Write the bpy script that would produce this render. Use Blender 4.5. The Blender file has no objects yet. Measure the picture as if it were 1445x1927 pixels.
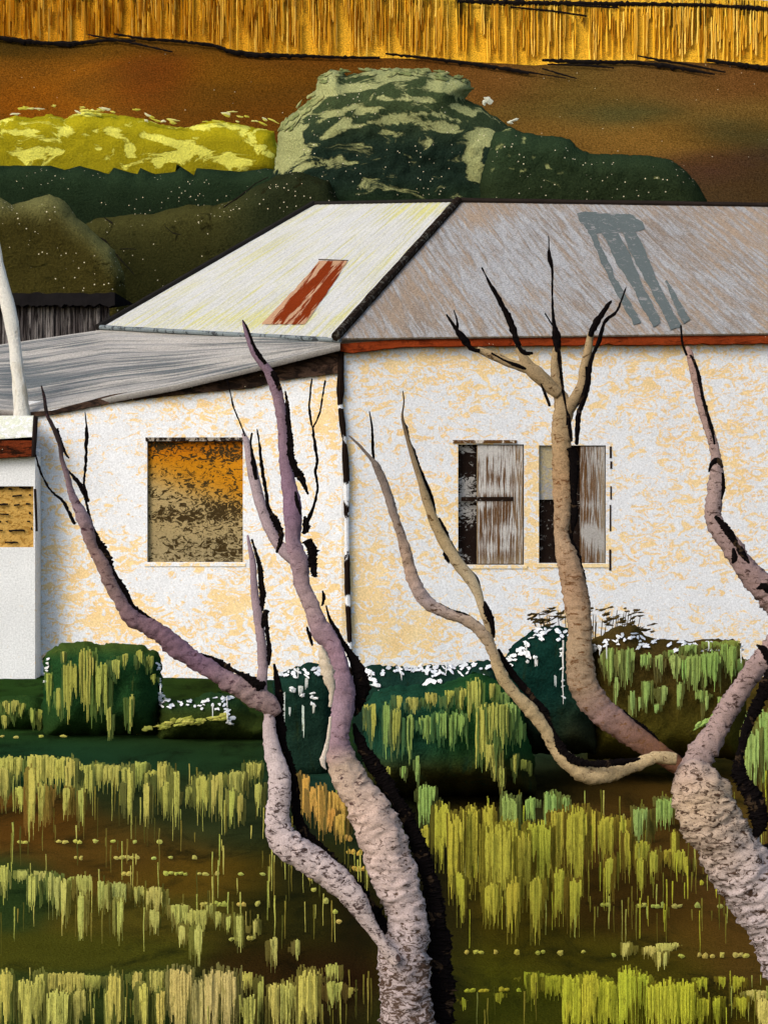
import bpy, math, random
from mathutils import Vector, noise as mnoise
from mathutils.geometry import delaunay_2d_cdt
random.seed(7)
SC = bpy.context.scene
COL = SC.collection
F, CX, CY, EYE = 3168.0, 722.5, 963.5, 1.45       # focal length and centre of the photograph in its pixels, eye height

def P(x, y, Y):                                      # the point at distance Y seen at photo position x, y
    return Vector(((x-CX)/F*Y, Y, EYE-(y-CY)/F*Y))
def gY(y):                                           # distance at which flat ground is seen at row y
    return F*EYE/(y-CY)
def lerp(a, b, t): return a+(b-a)*t
def sstep(a, b, v):
    t = max(0.0, min(1.0, (v-a)/(b-a))); return t*t*(3-2*t)
def nz(x, y=0.0, z=0.0): return mnoise.noise(Vector((x, y, z)))
def s2l(c):
    c /= 255.0
    return c/12.92 if c <= .04045 else ((c+.055)/1.055)**2.4
def C(rgb, k=1.0): return tuple(min(.9, s2l(v)*k) for v in rgb)
def interp(tab, x):
    if x <= tab[0][0]: return tab[0][1]
    for (a, va), (b, vb) in zip(tab, tab[1:]):
        if x <= b: return lerp(va, vb, (x-a)/(b-a))
    return tab[-1][1]
def mixc(a, b, t): return tuple(lerp(p, q, t) for p, q in zip(a, b))

# ------------------------------------------------------------------ materials
def nodes_of(name):
    m = bpy.data.materials.new(name); m.use_nodes = True
    nt = m.node_tree; nt.nodes.clear()
    return m, nt
def patchy(name, coord='Object', scale=(4,4,4), detail=8, rough=.62, distort=.6, edge=.03, spread=1.0, ring=.0, ringcol=(.6,.3,.1),
           grain=120.0, graincol=.22, grainbump=.35, wash=.18, washscale=.6, relief=.25, roughness=.85, spark=0.0, sparkscale=40.0, warp=0.0, rot=0.0, spec=0.0):
    """two pigments: attribute Col with ragged patches of attribute Col2 (density in attribute M), granulated like rough paint"""
    m, nt = nodes_of(name); N = nt.nodes; L = nt.links
    def nd(t, **kw):
        n = N.new(t)
        for k, v in kw.items(): setattr(n, k, v)
        return n
    def math_(op, a, b=None, c=None, clamp=False):
        n = nd('ShaderNodeMath', operation=op); n.use_clamp = clamp
        for i, v in enumerate((a, b, c)):
            if v is None: continue
            if isinstance(v, (int, float)): n.inputs[i].default_value = v
            else: L.new(v, n.inputs[i])
        return n.outputs[0]
    out = nd('ShaderNodeOutputMaterial'); bs = nd('ShaderNodeBsdfPrincipled')
    L.new(bs.outputs[0], out.inputs[0])
    bs.inputs['Roughness'].default_value = roughness
    bs.inputs['Specular IOR Level'].default_value = spec
    tc = nd('ShaderNodeTexCoord')
    mp = nd('ShaderNodeMapping'); mp.inputs['Scale'].default_value = scale; mp.inputs['Rotation'].default_value = (0, rot, 0)
    L.new(tc.outputs[coord], mp.inputs[0])
    vec = mp.outputs[0]
    if warp:
        wn = nd('ShaderNodeTexNoise'); wn.inputs['Scale'].default_value = .55; wn.inputs['Detail'].default_value = 3
        L.new(vec, wn.inputs['Vector'])
        sub = nd('ShaderNodeVectorMath', operation='SUBTRACT'); L.new(wn.outputs['Color'], sub.inputs[0]); sub.inputs[1].default_value = (.5,.5,.5)
        scl = nd('ShaderNodeVectorMath', operation='SCALE'); L.new(sub.outputs[0], scl.inputs[0]); scl.inputs['Scale'].default_value = warp
        add = nd('ShaderNodeVectorMath', operation='ADD'); L.new(vec, add.inputs[0]); L.new(scl.outputs[0], add.inputs[1])
        vec = add.outputs[0]
    n1 = nd('ShaderNodeTexNoise'); n1.inputs['Scale'].default_value = 1.0; n1.inputs['Detail'].default_value = detail
    n1.inputs['Roughness'].default_value = rough; n1.inputs['Distortion'].default_value = distort
    L.new(vec, n1.inputs['Vector'])
    aM = nd('ShaderNodeAttribute', attribute_name='M'); a1 = nd('ShaderNodeAttribute', attribute_name='Col'); a2 = nd('ShaderNodeAttribute', attribute_name='Col2')
    f = math_('ADD', n1.outputs['Fac'], math_('MULTIPLY', math_('SUBTRACT', aM.outputs['Fac'], .5), spread))
    mr = nd('ShaderNodeMapRange', interpolation_type='SMOOTHSTEP'); L.new(f, mr.inputs['Value'])
    mr.inputs['From Min'].default_value = .5-edge; mr.inputs['From Max'].default_value = .5+edge
    fac = mr.outputs[0]
    mx = nd('ShaderNodeMix', data_type='RGBA'); L.new(fac, mx.inputs[0]); L.new(a1.outputs['Color'], mx.inputs[6]); L.new(a2.outputs['Color'], mx.inputs[7])
    col = mx.outputs[2]
    if ring:
        d = math_('ABSOLUTE', math_('SUBTRACT', f, .5+edge*1.1))
        rg = nd('ShaderNodeMapRange', interpolation_type='SMOOTHSTEP'); L.new(d, rg.inputs['Value'])
        rg.inputs['From Min'].default_value = 0; rg.inputs['From Max'].default_value = edge*1.3+.012
        rg.inputs['To Min'].default_value = ring; rg.inputs['To Max'].default_value = 0
        lowf = nd('ShaderNodeTexNoise'); lowf.inputs['Scale'].default_value = 1.3; L.new(tc.outputs['Object'], lowf.inputs['Vector'])
        g = math_('MULTIPLY', rg.outputs[0], math_('SUBTRACT', math_('MULTIPLY', lowf.outputs['Fac'], 3.2), 1.15, clamp=True), clamp=True)
        m2 = nd('ShaderNodeMix', data_type='RGBA'); L.new(g, m2.inputs[0]); L.new(col, m2.inputs[6]); m2.inputs[7].default_value = (*ringcol, 1)
        col = m2.outputs[2]
    gn = nd('ShaderNodeTexNoise'); gn.inputs['Scale'].default_value = grain; gn.inputs['Detail'].default_value = 3; gn.inputs['Roughness'].default_value = .7
    L.new(tc.outputs['Object'], gn.inputs['Vector'])
    ws = nd('ShaderNodeTexNoise'); ws.inputs['Scale'].default_value = washscale; ws.inputs['Detail'].default_value = 5; ws.inputs['Distortion'].default_value = .5
    L.new(tc.outputs['Object'], ws.inputs['Vector'])
    v = math_('ADD', math_('ADD', 1.0, math_('MULTIPLY', math_('SUBTRACT', gn.outputs['Fac'], .5), graincol*8)), math_('MULTIPLY', math_('SUBTRACT', ws.outputs['Fac'], .5), wash*4))
    v = math_('MAXIMUM', v, .15)
    sc = nd('ShaderNodeVectorMath', operation='SCALE'); L.new(col, sc.inputs[0]); L.new(v, sc.inputs['Scale'])
    col = sc.outputs[0]
    if spark:
        vo = nd('ShaderNodeTexVoronoi'); vo.inputs['Scale'].default_value = sparkscale; L.new(tc.outputs['Object'], vo.inputs['Vector'])
        sn = nd('ShaderNodeTexNoise'); sn.inputs['Scale'].default_value = sparkscale*.11; L.new(tc.outputs['Object'], sn.inputs['Vector'])
        sf = math_('MULTIPLY', math_('LESS_THAN', vo.outputs['Distance'], .12), math_('GREATER_THAN', sn.outputs['Fac'], .52))
        vr = nd('ShaderNodeSeparateColor'); L.new(vo.outputs['Color'], vr.inputs[0])
        sf = math_('MULTIPLY', sf, math_('GREATER_THAN', vr.outputs[0], 1-spark))
        m3 = nd('ShaderNodeMix', data_type='RGBA'); L.new(sf, m3.inputs[0]); L.new(col, m3.inputs[6]); m3.inputs[7].default_value = (.70,.62,.42,1)
        col = m3.outputs[2]
    L.new(col, bs.inputs['Base Color'])
    h = math_('ADD', math_('MULTIPLY', gn.outputs['Fac'], 1.0), math_('MULTIPLY', fac, -relief))
    bp = nd('ShaderNodeBump'); bp.inputs['Strength'].default_value = grainbump; bp.inputs['Distance'].default_value = 1.6/grain
    L.new(h, bp.inputs['Height']); L.new(bp.outputs[0], bs.inputs['Normal'])
    return m

# ------------------------------------------------------------------ mesh building
class MB:
    def __init__(s): s.v, s.f, s.c, s.c2, s.m, s.uv = [], [], [], [], [], []
    def vert(s, co, c=(.5,.5,.5), c2=None, m=0.0, uv=(0,0)):
        s.v.append(tuple(co)); s.c.append(c); s.c2.append(c2 or c); s.m.append(m); s.uv.append(uv); return len(s.v)-1
    def face(s, *i): s.f.append(i)
    def grid(s, rows, closed=False):
        for a, b in zip(rows, rows[1:]):
            n = len(a)
            for i in range(n if closed else n-1):
                j = (i+1) % n
                s.face(a[i], a[j], b[j], b[i])
    def poly_prism(s, pts, off, c, c2=None, m=0.0, uvs=None):
        """closed solid: polygon pts (in order) and the same polygon shifted by off"""
        uvs = uvs or [(p[0], p[2]) for p in pts]
        a = [s.vert(p, c, c2, m, u) for p, u in zip(pts, uvs)]; b = [s.vert(Vector(p)+Vector(off), c, c2, m, u) for p, u in zip(pts, uvs)]
        s.face(*a); s.face(*reversed(b))
        for i in range(len(a)):
            j = (i+1) % len(a); s.face(a[j], a[i], b[i], b[j])
    def build(s, name, mat, parent=None, smooth=False):
        me = bpy.data.meshes.new(name); me.from_pydata(s.v, [], s.f); me.validate()
        import bmesh
        bm = bmesh.new(); bm.from_mesh(me); bmesh.ops.recalc_face_normals(bm, faces=bm.faces); bm.to_mesh(me); bm.free()
        for nm, dat in (('Col', s.c), ('Col2', s.c2)):
            a = me.attributes.new(nm, 'FLOAT_COLOR', 'POINT')
            a.data.foreach_set('color', [x for c in dat for x in (*c[:3], 1.0)])
        a = me.attributes.new('M', 'FLOAT', 'POINT'); a.data.foreach_set('value', s.m)
        ul = me.uv_layers.new(name='UVMap')
        for lp in me.loops: ul.data[lp.index].uv = s.uv[lp.vertex_index]
        if smooth:
            me.polygons.foreach_set('use_smooth', [True]*len(me.polygons))
        me.materials.append(mat)
        o = bpy.data.objects.new(name, me); COL.objects.link(o)
        if parent is not None:
            o.parent = parent; o.matrix_parent_inverse.identity()
            for vtx in me.vertices: vtx.co -= world_of(parent)
        return o
def world_of(o):
    w = Vector(o.location)
    while o.parent: o = o.parent; w += Vector(o.location)
    return w
def thing(name, loc, label, cat, group=None):
    o = bpy.data.objects.new(name, None); o.empty_display_size = .3; COL.objects.link(o); o.location = loc
    o['label'] = label; o['category'] = cat
    if group: o['group'] = group
    return o
def tag(o, label, cat, kind=None, group=None):
    o['label'] = label; o['category'] = cat
    if kind: o['kind'] = kind
    if group: o['group'] = group
def struct(o, label=None):
    o['kind'] = 'structure'
    if label: o['label'] = label
    return o

# photo colours are turned into base colours with these factors (1 / light falling on that surface)
KW, KG, KH, KB, KR = .93, .92, .72, .80, .80     # walls, ground, hills, bark, roofs
# ------------------------------------------------------------------ shared materials
M_wall  = patchy('limewash', scale=(7.6,7.6,13), detail=12, rough=.72, distort=1.6, edge=.013, spread=1.1, ring=.45, ringcol=C((224,172,104)), grain=66, graincol=.13, grainbump=.22, wash=.05, washscale=3, relief=.10, warp=1.1, rot=.45)
M_bark  = patchy('bark', scale=(42,42,80), detail=10, rough=.74, distort=1.0, edge=.04, grain=230, graincol=.16, grainbump=.35, wash=.13, washscale=14, relief=.5)
M_black  = patchy('black_shade', scale=(30,30,30), grain=260, graincol=.2, grainbump=.3, wash=.2, washscale=8, roughness=1, detail=4, spec=0)  # matte black for dark parts and for the shade strips on the limbs
M_ground= patchy('ground_wash', scale=(3.2,1.6,3), detail=9, rough=.7, distort=.7, edge=.12, spread=1.0, grain=130, graincol=.22, grainbump=.6, wash=.20, washscale=1.6, relief=.2)
M_blade = patchy('grass_blade', scale=(55,55,30), detail=7, edge=.06, grain=200, graincol=.16, grainbump=.3, wash=.10, washscale=5)
M_leaf  = patchy('leaf_dab', scale=(20,20,20), detail=5, edge=.08, grain=60, graincol=.12, grainbump=.5, wash=.12, washscale=2)
M_bushf = patchy('bush_wash', scale=(14,14,2.6), detail=9, rough=.72, distort=.7, edge=.10, grain=75, graincol=.20, grainbump=.7, wash=.24, washscale=1.6, relief=.2)
M_bushb = patchy('far_foliage', scale=(1.5,1.5,2.6), detail=9, rough=.66, distort=1.2, edge=.04, grain=34, graincol=.26, grainbump=.85, wash=.14, washscale=.35, relief=.4, spark=.85, sparkscale=13.0, warp=1.4)
M_hillb = patchy('brown_hill', scale=(.16,.16,.4), detail=7, rough=.65, distort=.8, edge=.25, grain=12, graincol=.36, grainbump=.9, wash=.20, washscale=.07, relief=.0, spark=.12, sparkscale=4.5)
M_hillg = patchy('gold_hill', coord='UV', scale=(90,2.2,1), detail=8, rough=.7, distort=.2, edge=.12, grain=9, graincol=.40, grainbump=.6, wash=.12, washscale=.05, relief=.3)
M_roofw = patchy('white_iron', coord='UV', scale=(60,2.6,1), detail=8, rough=.7, distort=.4, edge=.10, grain=62, graincol=.17, grainbump=.7, wash=.05, washscale=2, relief=.3)
M_roofb = patchy('weathered_iron', coord='UV', scale=(90,4.5,1), detail=10, rough=.78, distort=.3, edge=.09, grain=60, graincol=.27, grainbump=.75, wash=.07, washscale=.8, relief=.4)
M_roofg = patchy('grey_iron', coord='UV', scale=(2.0,40,1), detail=10, rough=.72, distort=.25, edge=.06, grain=60, graincol=.14, grainbump=.7, wash=.05, washscale=1.2, relief=.4)
M_rust  = patchy('rust_stain', coord='UV', scale=(16,3,1), detail=8, rough=.65, distort=.3, edge=.05, grain=60, graincol=.14, grainbump=.5, wash=.08, washscale=2)
M_timber= patchy('rough_timber', scale=(6,6,16), detail=8, rough=.7, distort=.8, edge=.08, grain=70, graincol=.15, grainbump=.6, wash=.15, washscale=2, relief=.5, spark=.15, sparkscale=30)
M_board = patchy('painted_board', scale=(18,18,5), detail=6, edge=.06, grain=70, graincol=.12, grainbump=.5, wash=.10, washscale=3, relief=.4)
M_glass = patchy('window_glass', scale=(15,15,24), detail=9, rough=.66, distort=1.6, edge=.035, grain=70, graincol=.12, grainbump=.4, wash=.10, washscale=3, relief=.3, roughness=.5, warp=1.2, rot=.4)
M_shut  = patchy('shutter_timber', scale=(70,70,3.5), detail=7, rough=.65, distort=.4, edge=.08, grain=70, graincol=.12, grainbump=.5, wash=.12, washscale=3, relief=.4)
M_flake = patchy('flaking_paint', scale=(14,14,11), detail=7, rough=.7, distort=.8, edge=.03, grain=70, graincol=.12, grainbump=.5, wash=.05, relief=.4)
M_pole  = patchy('pale_pole', scale=(8,8,3), detail=6, edge=.12, grain=65, graincol=.07, grainbump=.8, wash=.05, relief=.4)

# ------------------------------------------------------------------ camera, light, sky
cam = bpy.data.cameras.new('camera'); co = bpy.data.objects.new('camera', cam); COL.objects.link(co)
co.location = (0, 0, EYE); co.rotation_euler = (math.radians(90), 0, 0)
cam.sensor_fit = 'HORIZONTAL'; cam.sensor_width = 36; cam.lens = F/1445*36; cam.clip_end = 3000
SC.camera = co
SUN_EL, SUN_AZ = math.radians(37), math.radians(44)     # height; angle left of straight behind the camera
sd = Vector((-math.sin(SUN_AZ)*math.cos(SUN_EL), -math.cos(SUN_AZ)*math.cos(SUN_EL), math.sin(SUN_EL)))
sl = bpy.data.lights.new('sun', 'SUN'); sl.energy = 1.2; sl.angle = math.radians(30); sl.color = (1, .98, .95)
so = bpy.data.objects.new('sun', sl); COL.objects.link(so); so.rotation_euler = sd.to_track_quat('Z', 'Y').to_euler()
W = bpy.data.worlds.new('World'); SC.world = W; W.use_nodes = True
wt = W.node_tree; bg = wt.nodes['Background']; sky = wt.nodes.new('ShaderNodeTexSky'); sky.sky_type = 'NISHITA'; sky.sun_disc = False
sky.sun_elevation = SUN_EL; sky.sun_rotation = math.atan2(sd.x, sd.y); sky.dust_density = 2.5; sky.air_density = 1.0; sky.ozone_density = .3
wt.links.new(sky.outputs[0], bg.inputs[0]); bg.inputs[1].default_value = .15
vs = SC.view_settings; vs.view_transform = 'Standard'; vs.look = 'None'; vs.exposure = .60; vs.gamma = 1; vs.use_curve_mapping = False

# ------------------------------------------------------------------ ground
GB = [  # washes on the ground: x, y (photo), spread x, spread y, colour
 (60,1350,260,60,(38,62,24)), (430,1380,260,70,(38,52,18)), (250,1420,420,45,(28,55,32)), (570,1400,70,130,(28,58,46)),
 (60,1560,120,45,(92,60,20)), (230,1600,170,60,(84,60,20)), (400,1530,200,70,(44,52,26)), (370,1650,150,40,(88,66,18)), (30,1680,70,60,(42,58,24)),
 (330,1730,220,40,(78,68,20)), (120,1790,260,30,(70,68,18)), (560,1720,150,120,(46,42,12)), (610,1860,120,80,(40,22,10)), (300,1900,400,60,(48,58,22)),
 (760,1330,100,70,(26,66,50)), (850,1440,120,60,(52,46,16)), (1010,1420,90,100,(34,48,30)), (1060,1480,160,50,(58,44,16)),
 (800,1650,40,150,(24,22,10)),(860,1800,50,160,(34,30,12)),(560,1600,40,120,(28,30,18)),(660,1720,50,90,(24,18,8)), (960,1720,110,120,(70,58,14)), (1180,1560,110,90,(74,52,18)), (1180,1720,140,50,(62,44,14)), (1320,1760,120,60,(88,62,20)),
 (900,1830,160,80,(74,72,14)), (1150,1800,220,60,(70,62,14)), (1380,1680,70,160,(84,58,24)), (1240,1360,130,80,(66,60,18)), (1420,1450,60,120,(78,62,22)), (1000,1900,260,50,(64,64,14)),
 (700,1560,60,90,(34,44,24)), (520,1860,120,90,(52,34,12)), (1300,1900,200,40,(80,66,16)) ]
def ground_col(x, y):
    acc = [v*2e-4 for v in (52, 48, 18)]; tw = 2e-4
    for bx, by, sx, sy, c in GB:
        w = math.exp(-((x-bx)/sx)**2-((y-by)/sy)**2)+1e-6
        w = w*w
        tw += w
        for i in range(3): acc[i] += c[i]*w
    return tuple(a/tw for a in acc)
g = MB(); rows = []
ys = [2120-i*9 for i in range(96)]                     # fine rows near, out to the house
Ys = [gY(y) for y in ys]
Ys = [1.2, 2.2, 3.2]+Ys
while Ys[-1] < 15: Ys.append(Ys[-1]*1.03)
Ys += [18,22,28,40,60,100,200,500,1200]
for Y in Ys:
    row = []
    for i in range(131):
        t = (i-65)/65.0
        X = t*max(2.0, .29*Y)*(1+4*abs(t)**8)
        y = CY+F*EYE/max(Y, 3.4); x = CX+X/Y*F
        y = min(y, 2050)
        z = .012*nz(X*2.1, Y*2.1, 3)+.006*nz(X*7, Y*7, 1) if Y < 16 else 0
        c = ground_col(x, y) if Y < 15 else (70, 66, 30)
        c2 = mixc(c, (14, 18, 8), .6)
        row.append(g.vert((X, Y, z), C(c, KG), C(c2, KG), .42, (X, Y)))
    rows.append(row)
g.grid(rows)
struct(g.build('ground', M_ground, smooth=True), 'dark mossy green and brown ground before the farmhouse')

# ------------------------------------------------------------------ hills
def hill(name, mat, crest, Y0, Y1, ybot, colf, label, back=40, nx=150, nt=46, uvs=1.0, kk=1.0):
    b = MB(); rows = []
    for j in range(nt+1):
        t = j/nt; row = []
        for i in range(nx+1):
            x = -700+i*(2900/nx)
            yc = crest(x); y = lerp(ybot, yc, t); Y = lerp(Y0, Y1, t)
            p = P(x, y, Y); p.z += .35*(Y/80)*nz(p.x*.11, Y*.12, 5)*(1-t)
            c, c2, m = colf(x, y)
            row.append(b.vert(p, C(c, KH*kk), C(c2, KH*kk), m, (x/1000*uvs, t)))
        rows.append(row)
    for q in (.35, 1.0):
        row = []
        for i in range(nx+1):
            x = -700+i*(2900/nx); p = P(x, crest(x), Y1); p.y += back*q; p.z = lerp(p.z, 0, q*q) - 1.0
            c, c2, m = colf(x, crest(x)); row.append(b.vert(p, C(c, KH), C(c2, KH), m, (x/1000, 1+q)))
        rows.append(row)
    b.grid(rows)
    return struct(b.build(name, mat, smooth=True), label)
gold_crest = lambda x: interp([(-700,-200),(500,-70),(800,-14),(880,-8),(1200,-5),(1345,-4),(1445,-1),(1700,40),(2200,120)], x)+1.5*nz(x*.03, 2)
def gold_col(x, y):
    c = mixc((214,158,36), (228,178,56), max(0, min(1, .5+.5*nz(x*.006, y*.02))))
    c = mixc(c, (196,122,18), sstep(900, 0, x)*.5)
    return c, mixc(c, (90,60,18), .6), .33+.10*sstep(60, 0, y)
hill('golden_hill', M_hillg, gold_crest, 72, 130, 1040, gold_col, 'golden striped hillside at the very top of the scene', kk=1.15)
brown_tab = [(-700,60),(0,66),(80,77),(130,80),(200,68),(290,74),(380,80),(460,97),(600,104),(700,108),(800,110),(900,116),(1000,122),(1100,116),(1200,112),(1300,116),(1445,122),(1900,160)]
brown_crest = lambda x: interp(brown_tab, x)+2.0*nz(x*.05, 9)
BB = [(100,160,160,50,(138,80,28)),(40,190,90,40,(140,72,20)),(290,150,70,40,(112,48,20)),(420,160,120,40,(118,74,26)),(560,150,120,60,(112,66,26)),(30,85,130,22,(58,44,20)),(250,90,120,14,(104,66,24)),(480,210,90,40,(112,62,24)),
      (700,115,160,16,(122,66,26)),(930,150,90,30,(148,84,36)),(1080,170,110,45,(118,82,34)),(1250,150,120,30,(138,86,38)),(1400,150,80,30,(146,80,36)),(1150,215,90,18,(84,72,36)),(1380,245,70,20,(78,66,34)),
      (1050,250,90,30,(146,92,36)),(1250,260,90,30,(150,94,36)),(1420,210,80,25,(142,94,40)),(1340,320,70,25,(96,52,36)),(1420,340,90,40,(74,50,30)),(1300,360,90,40,(84,56,32))]
def brown_col(x, y):
    acc = [0,0,0]; tw = 1e-6
    for bx, by, sx, sy, c in BB:
        w = math.exp(-((x-bx)/sx)**2-((y-by)/sy)**2)+1e-7
        tw += w
        for i in range(3): acc[i] += c[i]*w
    c = tuple(a/tw for a in acc); q = sstep(500, 1000, x); c = (c[0]*lerp(1.05, .90, q), c[1]*lerp(1.10, 1.04, q), c[2]*lerp(.75, 1.12, q))
    return c, mixc(c, (84,58,22), .55), .45
hill('brown_hill', M_hillb, brown_crest, 44, 78, 1070, brown_col, 'russet brown hillside between the golden hill and the house', nt=60, nx=170, back=20)

# stalks standing in rows up the golden slope
st = MB(); rs = random.Random(3)
def gold_at(x, y):
    yc = gold_crest(x); t = (1040-y)/(1040-yc); return P(x, y, lerp(72, 130, t)-.5)
def streak(x, y0, y1, w, c):
    n = max(2, int((y1-y0)/12)); rowsL = []
    cc = C(c, KH*1.2)
    for i in range(n+1):
        y = lerp(y0, y1, i/n); ww = w*(.55+.45*math.sin(math.pi*min(1, (i+.6)/(n+.8))))*(1+.35*nz(x, y*.2))
        p = gold_at(x+nz(x*.7, y*.03)*1.5, y); d = Vector((ww/F*p.y/2, 0, 0))
        rowsL.append([st.vert(p-d, cc), st.vert(p+Vector((0, -.28, .06)), cc), st.vert(p+d, cc)])
    st.grid(rowsL)
for i in range(1000):
    x = rs.uniform(-60, 1510); yc = max(gold_crest(x)+3, -30); yb = brown_crest(x)
    r = rs.random()
    if r < .66:
        y0 = yc+rs.random()**2*70; y1 = min(yb+rs.uniform(-2, 6), y0+rs.uniform(25, 110)); c = rs.choice([(244,200,70),(236,186,58),(246,210,96),(226,170,40)]); w = rs.uniform(1.4, 4.2)
    elif r < .80:
        y0 = yc; y1 = yc+rs.uniform(10, 66)*(1.0 if x > 500 else .55); c = rs.choice([(62,44,20),(44,34,20),(84,58,20)]); w = rs.uniform(.8, 1.9)
    else:
        y0 = yc+rs.random()*60; y1 = y0+rs.uniform(15, 60); c = (176,118,24); w = rs.uniform(1.5, 4)
    if y1 > y0+8: streak(x, y0, min(y1, yb+8), w, c)
tag(st.build('dry_grass', M_blade), 'golden and black dry stalks standing on the top hillside', 'dry grass', 'stuff')

# ------------------------------------------------------------------ solids from outlines
def inside(poly, x, y):
    r = False; n = len(poly)
    for i in range(n):
        (x1, y1), (x2, y2) = poly[i], poly[(i+1) % n]
        if (y1 > y) != (y2 > y) and x < (x2-x1)*(y-y1)/(y2-y1)+x1: r = not r
    return r
def ragged(poly, step, amp, seed=0.0):
    out = []
    n = len(poly)
    for i in range(n):
        (x1, y1), (x2, y2) = poly[i], poly[(i+1) % n]
        d = math.hypot(x2-x1, y2-y1); k = max(1, int(d/step))
        for j in range(k):
            t = j/k; x = lerp(x1, x2, t); y = lerp(y1, y2, t)
            a = amp*nz(x*.045+seed, y*.045, seed)+amp*.7*nz(x*.17+seed, y*.17, 4)
            b = amp*nz(x*.045, y*.045+seed, 8)+amp*.7*nz(x*.17, y*.17+seed, 6)
            out.append((x+a, y+b))
    return out
def edge_dist(poly, x, y):
    best = 1e9
    n = len(poly)
    for i in range(n):
        (x1, y1), (x2, y2) = poly[i], poly[(i+1) % n]
        dx, dy = x2-x1, y2-y1; l = dx*dx+dy*dy
        t = 0 if l == 0 else max(0, min(1, ((x-x1)*dx+(y-y1)*dy)/l))
        d = (x-x1-t*dx)**2+(y-y1-t*dy)**2
        if d < best: best = d
    return math.sqrt(best)
def puff(name, outline, Yc, thick, R, colf, mat, parent=None, step=16, amp=4, lump=.07, seed=1.0):
    """a rounded solid whose outline from the front is the given one; thick = half depth in metres"""
    poly = ragged(outline, step*.6, amp, seed)
    xs = [p[0] for p in poly]; yy = [p[1] for p in poly]
    pts = [Vector(p) for p in poly]; nb = len(pts)
    y = min(yy)+step*.5; k = 0
    while y < max(yy):
        x = min(xs)+(step*.5 if k % 2 else 0)
        while x < max(xs):
            xx, yv = x+random.uniform(-.2,.2)*step, y+random.uniform(-.2,.2)*step
            if inside(poly, xx, yv) and edge_dist(poly, xx, yv) > step*.35: pts.append(Vector((xx, yv)))
            x += step
        y += step*.87; k += 1
    vo, eo, fo, ov, oe, of = delaunay_2d_cdt(pts, [(i, (i+1) % nb) for i in range(nb)], [list(range(nb))], 1, 1e-4)
    b = MB(); fr = []; bk = []
    for p in vo:
        x, yv = p.x, p.y; d = edge_dist(poly, x, yv)
        q = min(1, d/R); t = thick*math.sqrt(max(0, 1-(1-q)**2))
        lm = 1+lump*(nz(x*.02, yv*.02, seed)+.6*nz(x*.06, yv*.06, seed+3))
        c, c2, m = colf(x, yv)
        if d < .5:
            i = b.vert(P(x, yv, Yc), c, c2, m, (x/100, yv/100)); fr.append(i); bk.append(i)
        else:
            fr.append(b.vert(P(x, yv, Yc-t*lm), c, c2, m, (x/100, yv/100)))
            pb = P(x, yv, Yc); pb.y += t*lm*.9
            bk.append(b.vert(pb, c, c2, m, (x/100, yv/100)))
    for f in fo:
        b.face(*[fr[i] for i in f])
        q = [bk[i] for i in reversed(f)]
        if set(q) != set(fr[i] for i in f): b.face(*q)
    o = b.build(name, mat, parent, smooth=True)
    return o, (lambda x, yv: Yc-thick*math.sqrt(max(0, 1-(1-min(1, edge_dist(poly, x, yv)/R if inside(poly, x, yv) else 0))**2))*(1+lump*(nz(x*.02, yv*.02, seed)+.6*nz(x*.06, yv*.06, seed+3))))
def blobmask(blobs, x, y, base):
    m = base
    for bx, by, sx, sy, a in blobs: m += a*math.exp(-((x-bx)/sx)**2-((y-by)/sy)**2)
    return m
def smask(strokes, x, y, base):
    m = base
    for sx, sy, l, w, a, amp in strokes:
        dx, dy = x-sx, y-sy
        if abs(dx) > l+w or abs(dy) > l+w: continue
        u = (dx*math.cos(a)+dy*math.sin(a))/(l*.5); v = (-dx*math.sin(a)+dy*math.cos(a))/(w*.5)
        m += .72*amp*math.exp(-(u*u)**1.5-(v*v)**1.5)
    return m
YS = [(45,247,60,12,-.05,.3),(20,250,36,10,.2,.2),(125,246,32,18,-.2,.3),(65,285,34,24,-.3,.3),(110,284,26,10,-.2,.28),(148,290,26,24,.3,.3),(185,278,20,14,.2,.26),(213,248,34,20,.2,.3),(243,283,22,32,-.3,.3),(300,262,80,16,.25,.3),(345,272,90,14,.25,.3),(325,296,80,18,-.25,.34),(297,308,20,18,0,.3),(365,280,70,14,.3,.26),(430,295,28,18,.1,.34),(480,270,60,12,.3,.3),(505,290,40,14,.4,.24),(150,210,140,9,.12,.3),(270,216,110,9,.15,.3),(390,236,90,8,-.1,.3),(490,236,70,9,.2,.3),(450,240,90,10,.1,.22),(30,225,60,8,0,.2),(90,262,60,8,.1,.2),(460,252,40,10,.2,.2)]
def dab(b, x, y, w, h, ang, Y, c, n=15, seed=0.0, thick=.02):
    """a small ragged leaf spray, a slightly domed flake with some thickness"""
    ca, sa = math.cos(ang), math.sin(ang); ring = []
    for i in range(n):
        a = 2*math.pi*i/n; r = 1+.5*nz(math.cos(a)*1.3+seed, math.sin(a)*1.3, seed*1.7)+.55*nz(math.cos(a)*4+seed*3, math.sin(a)*4, seed)
        dx, dy = math.cos(a)*w/2*r, math.sin(a)*h/2*r
        ring.append((x+dx*ca-dy*sa, y+dx*sa+dy*ca))
    g = Y if callable(Y) else (lambda px, py: Y)
    f = [b.vert(P(px, py, g(px, py)), c) for px, py in ring]; k = [b.vert(P(px, py, g(px, py)+thick), c) for px, py in ring]
    t = b.vert(P(x, y, g(x, y)-thick*.6), c); u = b.vert(P(x, y, g(x, y)+thick), c)
    for i in range(n):
        j = (i+1) % n; b.face(f[i], f[j], t); b.face(k[j], k[i], u); b.face(f[j], f[i], k[i], k[j])

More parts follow.
